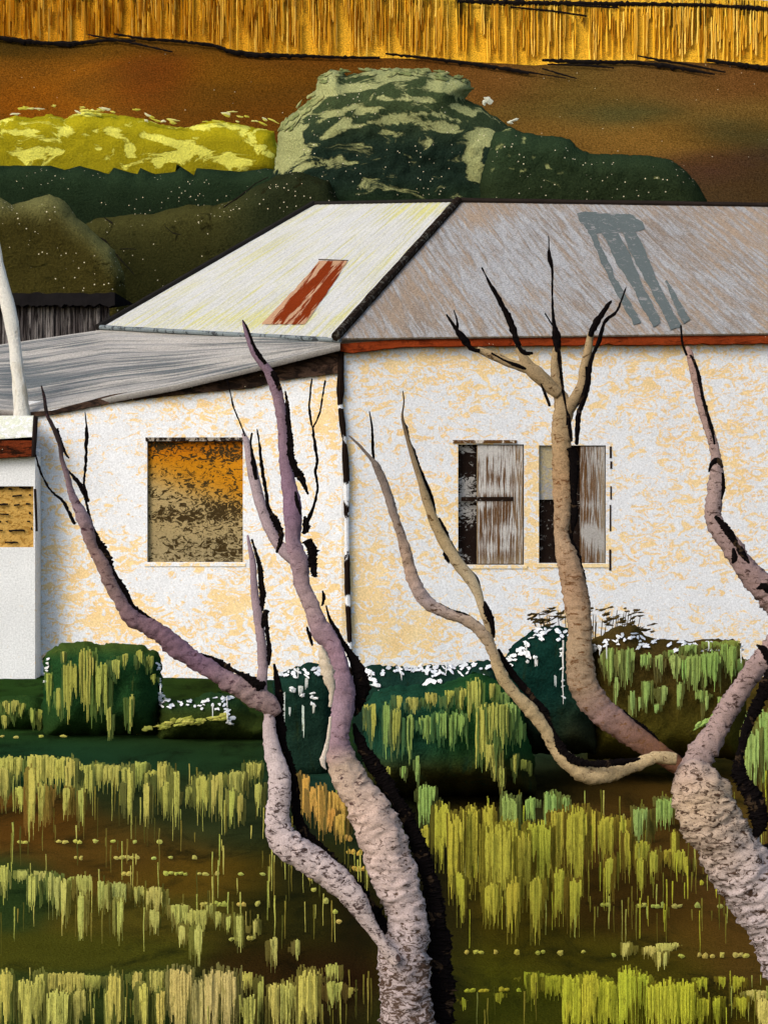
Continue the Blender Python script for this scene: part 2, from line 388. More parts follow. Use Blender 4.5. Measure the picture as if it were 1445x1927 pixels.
def ragline(b, pts, c, depthf, step=5, jit=.5):
    """a scraggy run of dark scrub: irregular closed tube along a line of (x, y, width)"""
    rws = []; n = 6
    for (x0, y0, w0), (x1, y1, w1) in zip(pts, pts[1:]):
        k = max(2, int(math.hypot(x1-x0, y1-y0)/step))
        for j in range(k):
            t = j/k; x = lerp(x0, x1, t); y = lerp(y0, y1, t); w = lerp(w0, w1, t)*(1+jit*nz(x*.13, y*.13, 3)+jit*.6*nz(x*.5, y*.5))
            Y = depthf(x, y); p = P(x, y+w*.3*nz(x*.21, 5), Y); r = w/2/F*Y
            rws.append([b.vert(p+Vector((0, -r*.8*math.cos(a), r*math.sin(a))), c) for a in [2*math.pi*i/n for i in range(n)]])
    b.grid(rws, True)
    b.face(*rws[0]); b.face(*reversed(rws[-1]))
# --- yellow flowering hedge on the slope
yel = [(-300,236),(-200,226),(-40,222),(0,225),(30,216),(60,222),(90,213),(120,222),(160,206),(210,214),(260,220),(300,232),(350,240),(400,226),(450,232),(515,246),(527,285),(526,330),(420,352),(300,356),(100,350),(-40,350),(-300,350)]
def ycol(x, y):
    c = mixc((160,148,24), (140,128,22), sstep(240, 320, y)); return C(c, .88), C((216,211,90), .88), smask(YS, x, y, .41)
M_yel = patchy('yellow_bloom', scale=(1.3,1.3,2.4), detail=8, rough=.65, distort=1.0, edge=.03, grain=24, graincol=.14, grainbump=.6, wash=.10, washscale=.4, relief=.4, warp=1.2)
th = thing('flowering_hedge', P(240,320,36), 'bright yellow flowering hedge at the foot of the russet hill, left', 'hedge')
o, yd = puff('foliage', yel, 36, .5, 32, ycol, M_yel, th, step=6, amp=3)
fl = MB(); rr = random.Random(5)
for i in range(46):
    x = rr.uniform(0, 520); top = interp([(0,216),(60,205),(110,202),(160,202),(260,212),(350,232),(400,222),(450,214),(515,228)], x)
    dab(fl, x, top+rr.gauss(2, 5), rr.uniform(6, 24), rr.uniform(2.5, 5), rr.uniform(-.05, .5), 35.6, C(rr.choice([(222,214,96),(230,226,130),(204,196,70),(226,222,170)]), .74), n=14, seed=i*.37, thick=.03)
fl.build('blossom', M_leaf, th)

# --- dark green hedge band below it, saw-toothed top
band = [(-380,330),(-200,316),(-40,316),(0,311),(95,311),(122,319),(150,311),(205,327),(214,315),(258,327),(264,315),(292,327),(330,322),(332,308),(364,329),(370,316),(450,322),(500,316),(540,322),(620,340),(620,520),(-380,520)]
def bcol(x, y):
    c = mixc((40,56,36), (32,44,28), sstep(320, 420, y)); return C(c, .8), C((56,66,40), .8), .33
th = thing('dark_hedge', P(250,420,31), 'dark green hedge with a saw-toothed top below the yellow blossom', 'hedge')
puff('foliage', band, 31, .45, 26, bcol, M_bushb, th, step=14, amp=1.2, seed=4)
# --- olive bushes behind the sheds
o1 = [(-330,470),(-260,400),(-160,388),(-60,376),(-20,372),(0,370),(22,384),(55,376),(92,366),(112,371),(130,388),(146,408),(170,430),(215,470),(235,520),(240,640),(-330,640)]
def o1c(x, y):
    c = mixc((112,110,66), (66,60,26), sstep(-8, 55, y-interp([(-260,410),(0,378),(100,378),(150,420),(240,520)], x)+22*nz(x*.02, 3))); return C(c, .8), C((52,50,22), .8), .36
th = thing('olive_bush', P(90,600,24), 'olive bush with a paler top behind the dark timber shed', 'bush', 'olive bushes behind the house')
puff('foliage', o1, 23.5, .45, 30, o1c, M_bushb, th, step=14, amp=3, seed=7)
o2 = [(120,470),(150,425),(178,412),(225,406),(290,402),(320,392),(365,384),(400,388),(440,374),(480,352),(520,330),(560,322),(620,340),(660,420),(640,640),(120,640)]
def o2c(x, y):
    c = mixc((70,68,34), (50,50,24), sstep(400, 520, y)); c = mixc(c, (44,50,30), sstep(380, 520, x)); return C(c, .8), C((38,36,18), .8), .38
th = thing('olive_bush', P(330,600,25.5), 'wide dark olive bush rising behind the white iron roof', 'bush', 'olive bushes behind the house')
puff('foliage', o2, 26, .5, 28, o2c, M_bushb, th, step=14, amp=3, seed=11)
tw = MB()
for tb in ([(150,430,3),(172,440,4),(198,452,5),(214,474,4),(238,500,4),(256,520,2)], [(195,408,2),(212,420,5),(208,434,3)], [(225,468,2),(250,468,2),(262,470,1.5)], [(310,425,2),(325,438,2.5),(345,442,1.5)], [(420,390,3),(455,366,4),(480,345,3),(510,330,2)]):
    tw = MB(); ragline(tw, tb, C((30,28,22)), lambda x, y: 25.05, 5, .6); tw.build('twig', M_black, th)

# --- the round tree behind the house
tr = [(512,330),(520,285),(522,250),(548,214),(585,184),(598,150),(622,129),(640,132),(652,144),(690,131),(740,127),(800,131),(850,139),(884,150),(886,170),(872,182),(902,196),(925,214),(962,238),(978,262),(985,330),(985,470),(505,470)]
tmask = [(615,150,56,40,-.3,.36),(560,212,120,26,-.8,.34),(555,285,60,70,0,.30),(545,245,50,40,-.6,.30),(620,254,80,15,-.55,.34),(650,205,70,12,-.35,.30),(655,166,120,18,-.12,.34),(700,206,60,13,-.1,.30),(640,232,70,10,-.5,.26),(690,232,70,8,-.2,.24),(600,230,60,12,-.7,.26),
 (755,142,90,24,0,.36),(850,166,90,30,.15,.38),(798,186,50,16,.1,.30),(753,222,80,24,0,.34),(830,240,76,22,.15,.34),(800,212,70,9,.1,.24),(870,205,60,12,.4,.28),(893,300,34,80,.1,.34),(912,255,50,30,.6,.28),(905,330,26,30,.5,.28),(930,290,30,16,-.7,.24),(700,132,80,14,0,.3),(860,225,60,8,.3,.24),(730,250,60,7,.05,.2),(780,165,80,10,.1,.24),(590,190,40,20,-.8,.3),(735,185,60,9,.1,.24),(530,300,30,50,.2,.24)]
hmask = [(1005,297,18,14,0,.36),(1032,312,26,18,.2,.38),(985,320,22,10,-.3,.3),(962,316,14,8,0,.3),(1055,324,22,8,0,.3),(1235,334,30,9,.3,.34),(1185,356,14,7,.3,.3),(955,248,30,26,.9,.34),(985,262,14,24,.2,.32),(940,276,24,16,-.5,.3),(958,292,20,12,0,.28),(925,320,14,30,.5,.26),(1095,352,10,6,0,.3)]
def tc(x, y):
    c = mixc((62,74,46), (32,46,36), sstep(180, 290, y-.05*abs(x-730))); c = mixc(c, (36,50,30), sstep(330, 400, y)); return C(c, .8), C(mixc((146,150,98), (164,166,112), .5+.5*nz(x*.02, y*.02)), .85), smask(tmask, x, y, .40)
tree0 = thing('round_tree', P(735,960,27), 'big round tree with sage green sprays behind the roof ridge', 'tree')
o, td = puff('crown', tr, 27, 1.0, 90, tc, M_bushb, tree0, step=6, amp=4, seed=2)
tk = MB(); k = 10; rws = []
for j in range(6):
    z = lerp(0, 4.6, j/5); r = lerp(.32, .2, j/5)
    cx = P(735,960,27).x; rws.append([tk.vert((cx+r*math.cos(2*math.pi*i/k), 27+r*math.sin(2*math.pi*i/k), z), C((70,56,44)), uv=(i/k*3, z)) for i in range(k)])
tk.grid(rws, True); tk.build('trunk', M_bark, tree0)
lf = MB(); rr = random.Random(12)
def sprays(lf, n, ctr, rad, a0, a1, cols, depthf, rj=.1, wl=(8,34), wt=(3,8), k=.8):
    for i in range(n):
        a = rr.uniform(a0, a1); r = rad*(1+rr.gauss(0, rj))
        x = ctr[0]+r*1.08*math.cos(a); y = ctr[1]-r*math.sin(a)
        dab(lf, x, y, rr.uniform(*wl), rr.uniform(*wt), math.atan2(math.cos(a), math.sin(a))*-1+math.pi if False else -(a-math.pi/2), (lambda p, q: depthf(p, q)-.06), C(rr.choice(cols), k), seed=i*.71+rad, thick=.06)
sage = [(140,144,92),(128,134,84),(154,156,102),(116,124,76)]
for i in range(40):
    x = rr.uniform(600, 890); y = interp([(598,152),(625,130),(690,131),(800,132),(850,140),(885,158)], x)+rr.uniform(-4, 12)
    dab(lf, x, y, rr.uniform(8, 26), rr.uniform(3, 7), rr.uniform(-.4, .3), (lambda p, q: td(p, q)-.04), C(rr.choice(sage), .8), seed=i*2.1, thick=.04)
for i in range(30):
    u = rr.random(); x = lerp(530, 600, u)+rr.gauss(0, 6); y = lerp(245, 178, u)+rr.gauss(0, 6)
    dab(lf, x, y, rr.uniform(8, 24), rr.uniform(3, 7), -.8+rr.gauss(0, .2), (lambda p, q: td(p, q)-.04), C(rr.choice(sage), .8), seed=i*1.1, thick=.04)
lf.build('leaf_sprays', M_leaf, tree0)
# --- the lower dark hedge running on to the right
hd = [(900,470),(905,330),(930,250),(965,238),(985,250),(1030,254),(1075,262),(1090,280),(1110,288),(1180,290),(1225,293),(1258,297),(1280,312),(1300,332),(1318,352),(1330,376),(1335,470)]
def hc(x, y):
    c = mixc((46,62,40), (40,50,30), sstep(260, 380, y)); return C(c, .8), C((142,148,94), .8), smask(hmask, x, y, .29)
th = thing('spreading_bush', P(1120,900,25), 'dark green spreading bush right of the round tree, behind the ridge', 'bush')
o, hdp = puff('foliage', hd, 25, .55, 35, hc, M_bushb, th, step=6, amp=2.5, seed=21)
lf = MB()
for x, y, w, h in [(918,188,18,14),(912,192,10,10),(965,226,22,6),(960,230,12,5),(985,268,9,20),(1302,372,8,14),(1312,366,10,6)]:
    dab(lf, x, y, w, h, rr.uniform(-.5, .3), 24.9, C((200,202,180), .8), seed=x*.13, thick=.03)
lf.build('leaf_sprays', M_leaf, th)

# --- thin black hedgerows on the hills
blk = C((22,19,18))
brown_d = lambda x, y: lerp(44, 78, (1070-y)/(1070-brown_crest(x)))-.35
hr = MB()
for pts in ([(-20,68,8),(40,76,11),(80,80,9),(130,82,10),(200,75,5),(260,76,4)], [(165,64,3),(240,78,5),(330,98,3)], [(215,63,4),(270,72,6),(330,76,6),(400,84,7),(430,94,9)],
            [(425,95,10),(480,103,11),(560,104,7),(640,107,6),(720,108,5)]):
    ragline(hr, pts, blk, brown_d)
tag(hr.build('hedgerow', M_black), 'thin black hedgerow along the russet hilltop at the left', 'hedgerow', group='black hedgerows on the hills')
hr = MB()
for pts in ([(725,100,4),(800,108,6),(880,118,8),(960,130,9),(1000,138,5)], [(860,116,3),(950,128,5),(1070,147,2)], [(1020,112,6),(1100,116,9),(1190,116,7),(1260,124,9),(1350,140,3)], [(1030,120,3),(1100,122,4),(1160,127,3)], [(1200,104,3),(1240,112,5),(1280,118,6),(1370,136,3)], [(1330,112,6),(1400,122,9),(1470,132,8)], [(1020,128,3),(1060,140,4),(1090,148,2)]):
    ragline(hr, pts, blk, brown_d)
tag(hr.build('hedgerow', M_black), 'scraggy black hedgerow in strokes along the russet hilltop at the right', 'hedgerow', group='black hedgerows on the hills')
hr = MB()
gold_d = lambda x, y: gold_at(x, y).y-.5
for pts in ([(860,1,8),(960,4,11),(1080,6,10),(1200,7,9),(1330,9,8),(1400,13,10),(1470,20,12)], [(960,12,4),(1040,20,5),(1110,30,3)], [(1050,4,5),(1100,10,5),(1170,14,3)]):
    ragline(hr, pts, blk, gold_d)
tag(hr.build('hedgerow', M_black), 'dark scrub hedgerow on the golden skyline at the top right', 'hedgerow', group='black hedgerows on the hills')

# ------------------------------------------------------------------ the farmhouse
YA = 14.4; XA = (643-CX)/F*YA
def depth_plane(k, Y0=YA, X0=XA): return lambda x: (Y0-k*X0)/(1-k*(x-CX)/F)
DL = depth_plane(-.19); DR = depth_plane(.11)
house = thing('farmhouse', (XA, YA, 0), 'whitewashed farmhouse with peeling cream walls and patched iron roofs', 'farmhouse')
white = C((219,221,223), KW); cream = C((233,208,158), KW); creamd = C((226,188,126), KW)
def wall(name, xs0, xs1, topf, D, holes, colf, parent, step=14, thick=.22, base=-.05, mat=None):
    xs = set(); x = xs0
    while x < xs1: xs.add(x); x += step
    xs.add(xs1)
    for h in holes: xs.update((h[0], h[1]))
    xs = sorted(xs)
    ysl = set(); y = 640
    while y < 1330: ysl.add(y); y += step
    for h in holes: ysl.update((h[2], h[3]))
    ysl = sorted(ysl)
    b = MB(); idx = {}
    def pt(x, y):
        Y = D(x); t = topf(x); yb = CY+(EYE-base)*F/Y
        yv = max(t, min(yb, y)); key = (x, round(yv, 2))
        if key not in idx:
            c, c2, m = colf(x, yv); p = P(x, yv, Y)
            idx[key] = b.vert(p, c, c2, m, (x/100, yv/100))
        return idx[key]
    def hole(xm, ym): return any(h[0] < xm < h[1] and h[2] < ym < h[3] for h in holes)
    for xa, xb in zip(xs, xs[1:]):
        for ya, yb in zip(ysl, ysl[1:]):
            if hole((xa+xb)/2, (ya+yb)/2): continue
            q = []
            for i in (pt(xa, ya), pt(xb, ya), pt(xb, yb), pt(xa, yb)):
                if i not in q: q.append(i)
            if len(q) >= 3: b.face(*q)
    # reveals, back and ends
    for x0, x1, y0, y1 in holes:
        crn = [(x0,y0),(x1,y0),(x1,y1),(x0,y1)]
        for (ax, ay), (bx, by) in zip(crn, crn[1:]+crn[:1]):
            q = [P(ax, ay, D(ax)), P(bx, by, D(bx))]; q += [q[1]+Vector((0, thick, 0)), q[0]+Vector((0, thick, 0))]
            b.face(*[b.vert(p, white, cream, .35, (p.x, p.z)) for p in q])
    A, Bp = P(xs0, 900, D(xs0)), P(xs1, 900, D(xs1)); zt0, zt1 = P(xs0, topf(xs0), D(xs0)).z, P(xs1, topf(xs1), D(xs1)).z
    def col_end(p, zt):
        q = [Vector((p.x, p.y, base)), Vector((p.x, p.y, zt)), Vector((p.x, p.y+thick, zt)), Vector((p.x, p.y+thick, base))]
        b.face(*[b.vert(v, white, cream, .4, (v.y, v.z)) for v in q])
    col_end(A, zt0); col_end(Bp, zt1)
    q = [Vector((A.x, A.y, zt0)), Vector((Bp.x, Bp.y, zt1)), Vector((Bp.x, Bp.y+thick, zt1)), Vector((A.x, A.y+thick, zt0))]
    b.face(*[b.vert(v, white, cream, .4, (v.x, v.y)) for v in q])
    return b.build(name, mat or M_wall, parent)
H1 = (277,457,829,1058); H2 = (862,986,836,1063); H3 = (1014,1140,838,1060)
lm = [(350,760,120,25,.07),(140,1060,70,60,.11),(230,1170,90,40,.22),(440,1150,40,60,.20),(590,1150,60,110,.16),(620,780,26,60,.22),(240,1040,40,30,.12),(330,1110,60,40,-.12),(230,920,60,120,-.10),(690,1000,1,1,0)]
lm = [(a, b_, c_, d_, e_*.5) for a, b_, c_, d_, e_ in lm]
def lcol(x, y): return white, mixc(cream, creamd, .35+.5*nz(x*.03, y*.03)), blobmask(lm, x, y, .462)+.03*nz(x*.012, y*.012, 4)
wtop = lambda x: interp([(60,778),(210,750),(330,734),(480,700),(560,680),(643,664)], x)
wall('wall', 66, 643, wtop, DL, [H1], lcol, house)
rm = [(690,1110,60,110,.15),(760,1190,80,40,.16),(880,680,160,25,.12),(1000,950,14,120,.22),(830,960,40,60,.08),(1380,900,60,40,.10),(1350,1050,30,40,.12),(1160,1090,50,20,.08),(1250,700,200,50,.05),(900,790,160,30,-.04),(950,1120,140,30,-.07),(1250,1130,140,60,-.12),(1200,830,60,90,-.04)]
rm = [(a, b_, c_, d_, e_*.5) for a, b_, c_, d_, e_ in rm]
def rcol(x, y): return white, mixc(cream, creamd, .2+.5*nz(x*.03, y*.03)), blobmask(rm, x, y, .469)+.03*nz(x*.012, y*.012, 9)
rtop = lambda x: interp([(643,652),(800,640),(1000,638),(1445,634),(2000,632)], x)-6
wall('wall', 643, 1800, rtop, DR, [H2, H3], rcol, house)

# roofs
A = P(632, 636, 14.28); AP = P(862, 379, 17.5); EL = P(190, 616, 16.25)
ER = P(1800, 622, DR(1800)-.1)
nW = (AP-A).cross(EL-A); eye = Vector((0, 0, EYE))
def ray_plane(x, y, n, p0):
    d = P(x, y, 1.0)-eye; return eye+d*((p0-eye).dot(n)/d.dot(n))
RL = ray_plane(590, 384, nW, A)
nR = (AP-A).cross(ER-A); RR = ray_plane(1800, 393, nR, A)
def roof_sheet(name, q, nu, nv, colf, mat, ribs, amp, parent, thick=.018, skew=0.0, extra=None):
    """q: eave left, eave right, ridge right, ridge left; corrugations run up the slope"""
    b = MB(); rows = []; n = (q[1]-q[0]).cross(q[3]-q[0]).normalized()
    if n.z < 0: n = -n
    def surf(u, v): return q[0].lerp(q[1], u).lerp(q[3].lerp(q[2], u), v)
    for j in range(nv+1):
        row = []
        for i in range(nu+1):
            u, v = i/nu, j/nv
            p = surf(u, v)+n*amp*math.sin(2*math.pi*ribs*(u+skew*v))
            x, y = CX+p.x/p.y*F, CY-(p.z-EYE)/p.y*F
            c, c2, m = colf(x, y)
            row.append(b.vert(p, c, c2, m, (u+skew*v, v)))
        rows.append(row)
    b.grid(rows)
    under = []
    for j in (0, nv):
        under.append([b.vert(Vector(b.v[i])-n*thick, C((96,84,72)), uv=b.uv[i]) for i in rows[j]])
    b.grid(under)
    b.grid([rows[0], under[0]]); b.grid([rows[-1], under[-1]])
    b.face(rows[0][0], rows[-1][0], under[1][0], under[0][0]); b.face(rows[0][-1], rows[-1][-1], under[1][-1], under[0][-1])
    if extra:                                              # the far slope, out of sight from the front
        a = [b.vert(p, C((150,140,130), KR), uv=(p.x*.1, p.y*.1)) for p in extra]; b.face(*a)
    return b.build(name, mat, parent)
def rw(x, y):
    ystr = .5+.5*nz(x*.05, y*.05)
    m = blobmask([(500,600,160,16,.10),(800,395,100,14,.10),(640,440,60,60,-.03)], x, y, .43)
    return C((212,211,205), KR), C((214,209,138), KR), m
w_roof = roof_sheet('roof', [EL, A, AP, RL], 220, 24, rw, M_roofw, 30, .002, house, extra=[AP+Vector((0,0,-.01)), RL+Vector((0,0,-.01)), Vector((RL.x-.6, RL.y+3, 2.9)), Vector((AP.x+1.5, AP.y+3.4, 2.9))])
def rb(x, y):
    t = max(0, min(1, .5+.8*nz(x*.012, y*.008)+.2*nz(x*.05, y*.05)))
    c = mixc((180,156,130), (150,134,118), t)
    return C(c, KR), C((180,179,177), KR), blobmask([(950,500,120,90,.07),(1180,500,200,60,.02),(760,560,60,50,-.08),(1400,430,140,60,-.05),(900,400,60,30,-.08)], x, y, .50)
b_roof = roof_sheet('roof', [A, ER, RR, AP], 420, 26, rb, M_roofb, 70, .001, house, skew=.36, extra=[AP, RR, RR+Vector((0,3.2,-1.75)), AP+Vector((1.2,3.2,-1.75))])
# lean-to roof of the left wing
LT = [(-90,668,17.6),(0,648,17.0),(200,619,16.2),(480,628,14.95),(640,642,14.3)]
LB = [(-90,760,15.3),(55,776,14.97),(330,724,14.56),(480,688,14.38),(640,648,14.26)]
def along(tab, s):
    d = [0]
    for a, b in zip(tab, tab[1:]): d.append(d[-1]+abs(b[0]-a[0]))
    s *= d[-1]
    for i in range(len(tab)-1):
        if s <= d[i+1]+1e-6:
            t = (s-d[i])/(d[i+1]-d[i]); return P(*[lerp(p, q, t) for p, q in zip(tab[i], tab[i+1])])
def rg(x, y):
    c = mixc((186,182,174), (168,164,158), .5+.5*nz(x*.01, y*.03))
    return C(c, KR), C((104,110,112), KR), blobmask([(330,690,140,14,.10),(110,720,90,20,.06),(150,640,60,8,.08),(560,640,80,14,.07),(30,700,60,60,.07),(250,640,120,12,-.08)], x, y, .45)
b = MB(); rows = []
for j in range(15):
    row = []
    for i in range(121):
        s, v = i/120, j/14
        p = along(LB, s).lerp(along(LT, s), v)+Vector((0, -.004, .012))*math.sin(v*math.pi*2*6)
        x, y = CX+p.x/p.y*F, CY-(p.z-EYE)/p.y*F; c, c2, m = rg(x, y)
        row.append(b.vert(p, c, c2, m, (s, v)))
    rows.append(row)
b.grid(rows)
und = [[b.vert(Vector(b.v[i])+Vector((0, .01, -.05)), C((90,84,78)), uv=b.uv[i]) for i in r] for r in (rows[0], rows[-1])]
b.grid(und); b.grid([rows[0], und[0]]); b.grid([rows[-1], und[-1]])
lean = b.build('lean_to_roof', M_roofg, house); lean['label'] = 'grey streaked iron roof of the left wing'
# dark timber board under the lean-to
FT = [(58,775),(100,772),(210,742),(330,724),(480,689),(560,668),(643,650)]; FB = [(58,784),(100,780),(210,758),(330,743),(480,729),(520,716),(643,701)]
b = MB(); rows = []
for i in range(60):
    x = lerp(58, 641, i/59); Y = DL(x)-.035; yt, yb = interp(FT, x), interp(FB, x)+2.5*nz(x*.08, 1)
    c = mixc((64,50,42), (92,70,56), max(0, .5+.8*nz(x*.02, 2))); cc = C(c, KW); c2 = C((38,30,26), KW)
    rr_ = []
    for j in range(6): rr_.append(b.vert(P(x, lerp(yt, yb, j/5), Y), cc, c2, .5, (x/100, j/5)))
    p0, p1 = P(x, yb, Y), P(x, yt, Y); rr_.append(b.vert(p0+Vector((0,.032,0)), cc, c2, .5)); rr_.append(b.vert(p1+Vector((0,.032,0)), cc, c2, .5))
    rows.append(rr_)
b.grid(rows, True); b.face(*rows[0]); b.face(*reversed(rows[-1]))
b.build('eave_board', M_timber, house)['label'] = 'dark brown board under the grey lean-to roof'
# red fascia of the right roof
b = MB(); rows = []
for i in range(170):
    x = lerp(612, 1800, i/169); Y = (DR(x) if x > 643 else 14.4)-.085
    yt = interp([(612,649),(660,645),(760,638),(1000,633),(1445,631),(1800,630)], x); yb = interp([(612,654),(660,664),(760,652),(1000,650),(1300,648),(1445,646),(1800,645)], x)-max(0, 7*nz(x*.045, 7))*(1 if x > 1100 else .4)
    c = mixc((150,66,30), (122,46,20), .5+.5*nz(x*.01, 5)); cc = C(c, KW); c2 = C((92,36,18), KW)
    p = [P(x, yt, Y), P(x, yb, Y), P(x, yb, Y)+Vector((0,.08,0)), P(x, yt, Y)+Vector((0,.08,0))]
    rows.append([b.vert(q, cc, c2, .42) for q in p])
b.grid(rows, True); b.face(*rows[0]); b.face(*reversed(rows[-1]))
b.build('fascia', M_timber, house)['label'] = 'rust red fascia board under the brown iron roof'
# ridge and hip cappings, barge edge
def bar(b, p, q, r, c, c2=None, m=.3, n=8, jit=.15):
    rows = []; k = max(3, int((q-p).length/.08)); ax = (q-p).normalized(); up = Vector((0,0,1)); sdv = ax.cross(up).normalized(); up2 = sdv.cross(ax)
    for j in range(k+1):
        t = j/k; o = p.lerp(q, t); rr_ = r*(1+jit*nz(t*k*.35, r*50))
        rows.append([b.vert(o+sdv*rr_*math.cos(2*math.pi*i/n)+up2*rr_*math.sin(2*math.pi*i/n), c, c2, m, (i/n, t)) for i in range(n)])
    b.grid(rows, True); b.face(*rows[0]); b.face(*reversed(rows[-1]))
b = MB(); bar(b, RL+Vector((0,0,.01)), AP+Vector((0,0,.01)), .022, C((34,32,30))); bar(b, AP+Vector((0,0,.01)), RR+Vector((0,0,.01)), .032, C((38,32,28))); b.build('ridge_cap', M_black, house)
b = MB(); bar(b, AP+Vector((0,-.02,.01)), A+Vector((0,-.03,.01)), .042, C((92,88,80), KR), C((40,32,26), KR), .56); b.build('hip_cap', M_flake, house)
b = MB(); bar(b, RL+Vector((0,0,.01)), EL+Vector((-.03,0,.0)), .034, C((34,32,30))); b.build('barge_edge', M_black, house)
b = MB(); bar(b, EL+Vector((0,-.02,.0)), P(640,640,14.27), .022, C((128,138,140), KR), C((70,74,76), KR), .45); b.build('gutter', M_flake, house)
# sheets lying on the roofs: rust patch (white roof) and tarred patch (brown roof)
def on_roof(poly, nrm, p0, lift, c, c2, m, name, mat, par, extra=.012):
    b = MB(); nn = nrm.normalized()
    if nn.z < 0: nn = -nn
    for pl in poly:
        pts = [ray_plane(x, y, nrm, p0)+nn*lift for x, y in pl]
        b.poly_prism(pts, nn*extra, c, c2, m, [(x/100, y/100) for x, y in pl])
    return b.build(name, mat, par)
def strip(pts):                                           # widening stroke from (x, y, w)
    a, z = pts[0], pts[-1]; d = math.hypot(z[0]-a[0], z[1]-a[1]); nx, ny = -(z[1]-a[1])/d, (z[0]-a[0])/d
    return [(x+nx*w/2, y+ny*w/2) for x, y, w in pts]+[(x-nx*w/2, y-ny*w/2) for x, y, w in reversed(pts)]
rusty = [strip([(632,494,5),(604,522,9),(570,556,12),(524,607,15)]), strip([(594,524,3),(572,545,12),(540,575,16),(506,605,14)]), strip([(643,506,12),(618,540,16),(590,575,17),(552,613,20)])]
rs_st = [(580,548,155,13,-.88,.36),(552,566,110,15,-.86,.36),(598,560,136,19,-.88,.40),(622,520,60,9,-.9,.30),(612,505,40,8,-.9,.28),(635,560,90,4,-.9,.25),(600,590,50,6,-.9,.25)]
b = MB(); rows = []; nn = nW.normalized()
if nn.z < 0: nn = -nn
for j in range(27):
    v = j/26; xl, xr, y = interp([(0,600),(.2,582),(1,492)], v), interp([(0,654),(.3,632),(1,574)], v), lerp(491, 611, v); row = []
    for i in range(21):
        x = lerp(xl+2*nz(y*.1, 3), xr+2*nz(y*.12, 7), i/20); p = ray_plane(x, y+1.5*nz(x*.1, 1), nW, A)+nn*.006
        row.append(b.vert(p, C((190,150,116), KR), C((124,48,20), KR), smask(rs_st, x, y, .40), ((x+y*.86)/100, y/100)))
    rows.append(row)
b.grid(rows); o = b.build('rusty_sheet', M_rust, house); o['label'] = 'pinkish tin sheet with red rust streaks patching the white roof'
b = MB(); bar(b, ray_plane(600,489,nW,A)+nn*.008, ray_plane(655,491,nW,A)+nn*.008, .005, C((70,62,54))); b.build('sheet_edge', M_black, house)
tar = [[(1086,402),(1100,398),(1140,402),(1190,404),(1208,416),(1213,430),(1200,436),(1120,440),(1104,432),(1090,416)],
       strip([(1107,420,10),(1130,478,11),(1160,540,13),(1200,610,15)]), strip([(1140,424,28),(1170,482,30),(1200,540,20),(1236,612,17)]), strip([(1176,424,24),(1204,482,25),(1236,550,19),(1272,618,20)]), strip([(1254,530,4),(1268,560,10),(1292,608,15)])]
for i, pl in enumerate(tar):
    tar[i] = ragged(pl, 5, 3.0, i)
for i, pl in enumerate(tar):
    o = on_roof([pl], nR, A, .004+.0012*i, C((100,108,106), KR), C((150,148,144), KR), .405, 'tar_patch' if i == 0 else 'tar_run', M_flake, house, .001)
    o['label'] = 'grey tar patch at the top of the brown roof' if i == 0 else 'grey tar run down the brown roof'
# downpipe at the corner, black with whitewash splashed over
b = MB(); rows = []
dpw = [(655,11),(700,12),(735,15),(760,10),(800,12),(830,8),(860,13),(900,12),(940,11),(1000,9),(1060,11),(1120,11),(1210,9)]
for j in range(130):
    y = lerp(655, 1280, j/129); x = interp([(655,642),(760,640),(830,648),(900,652),(970,652),(1060,653),(1120,654),(1210,658),(1280,659)], y); w = interp(dpw, y)*(1+.12*nz(y*.09, 3))
    m = blobmask([(765,765,1e6,5,.5),(650,830,1e6,16,.3),(650,925,1e6,22,.4),(650,1010,1e6,42,.45),(650,1130,1e6,14,.45),(650,1235,1e6,30,.5)], x, y, .24)
    Y = YA-.03; p = P(x, y, Y); r = w/2/F*Y
    rows.append([b.vert(p+Vector((r*math.cos(2*math.pi*i/8), r*math.sin(2*math.pi*i/8), 0)), C((30,22,18)), white, m, (i/8, y/100)) for i in range(8)])
b.grid(rows, True); b.build('downpipe', M_flake, house)['label'] = 'black downpipe splashed with whitewash at the house corner'

# windows
def quad_grid(b, x0, x1, y0, y1, D, colf, off, step=8):
    nx, ny = max(1, int((x1-x0)/step)), max(1, int((y1-y0)/step)); rows = []
    for j in range(ny+1):
        row = []
        for i in range(nx+1):
            x, y = lerp(x0, x1, i/nx), lerp(y0, y1, j/ny); p = P(x, y, D(x)); p.y += off
            c, c2, m = colf(x, y); row.append(b.vert(p, c, c2, m, (x/100, y/100)))
        rows.append(row)
    b.grid(rows)
def box_px(b, x0, x1, y0, y1, D, near, depth, c, c2=None, m=.3):
    a = [P(x0, y0, D(x0)), P(x1, y0, D(x1)), P(x1, y1, D(x1)), P(x0, y1, D(x0))]
    for p in a: p.y -= near
    b.poly_prism(a, (0, depth, 0), c, c2, m, [(x0/100, y0/100), (x1/100, y0/100), (x1/100, y1/100), (x0/100, y1/100)])
w1 = thing('window', P(367, 943, DL(367)), '', ''); del w1['label'], w1['category']; w1.parent = house; w1.location = P(367, 1058, DL(367))-Vector(house.location)
w1['label'] = 'amber stained window of the left wing'
def g1(x, y):
    t = sstep(880, 960, y+.35*(367-x)); c = mixc((178,118,24), (160,140,96), t); c = mixc(c, (142,128,94), sstep(960, 1060, y))
    c = mixc(c, (170,92,14), sstep(880, 835, y)*.7)
    return C(c, .98), C((58,46,26), .98), blobmask([(300,835,30,10,.2),(420,850,40,12,.12),(330,970,60,14,.12),(420,960,34,22,.12),(430,1030,40,25,.08),(350,1030,40,18,.05),(300,920,30,20,.02),(330,870,30,16,-.05),(300,1000,30,20,-.04)], x, y, lerp(.46, .455, sstep(940, 1000, y)))
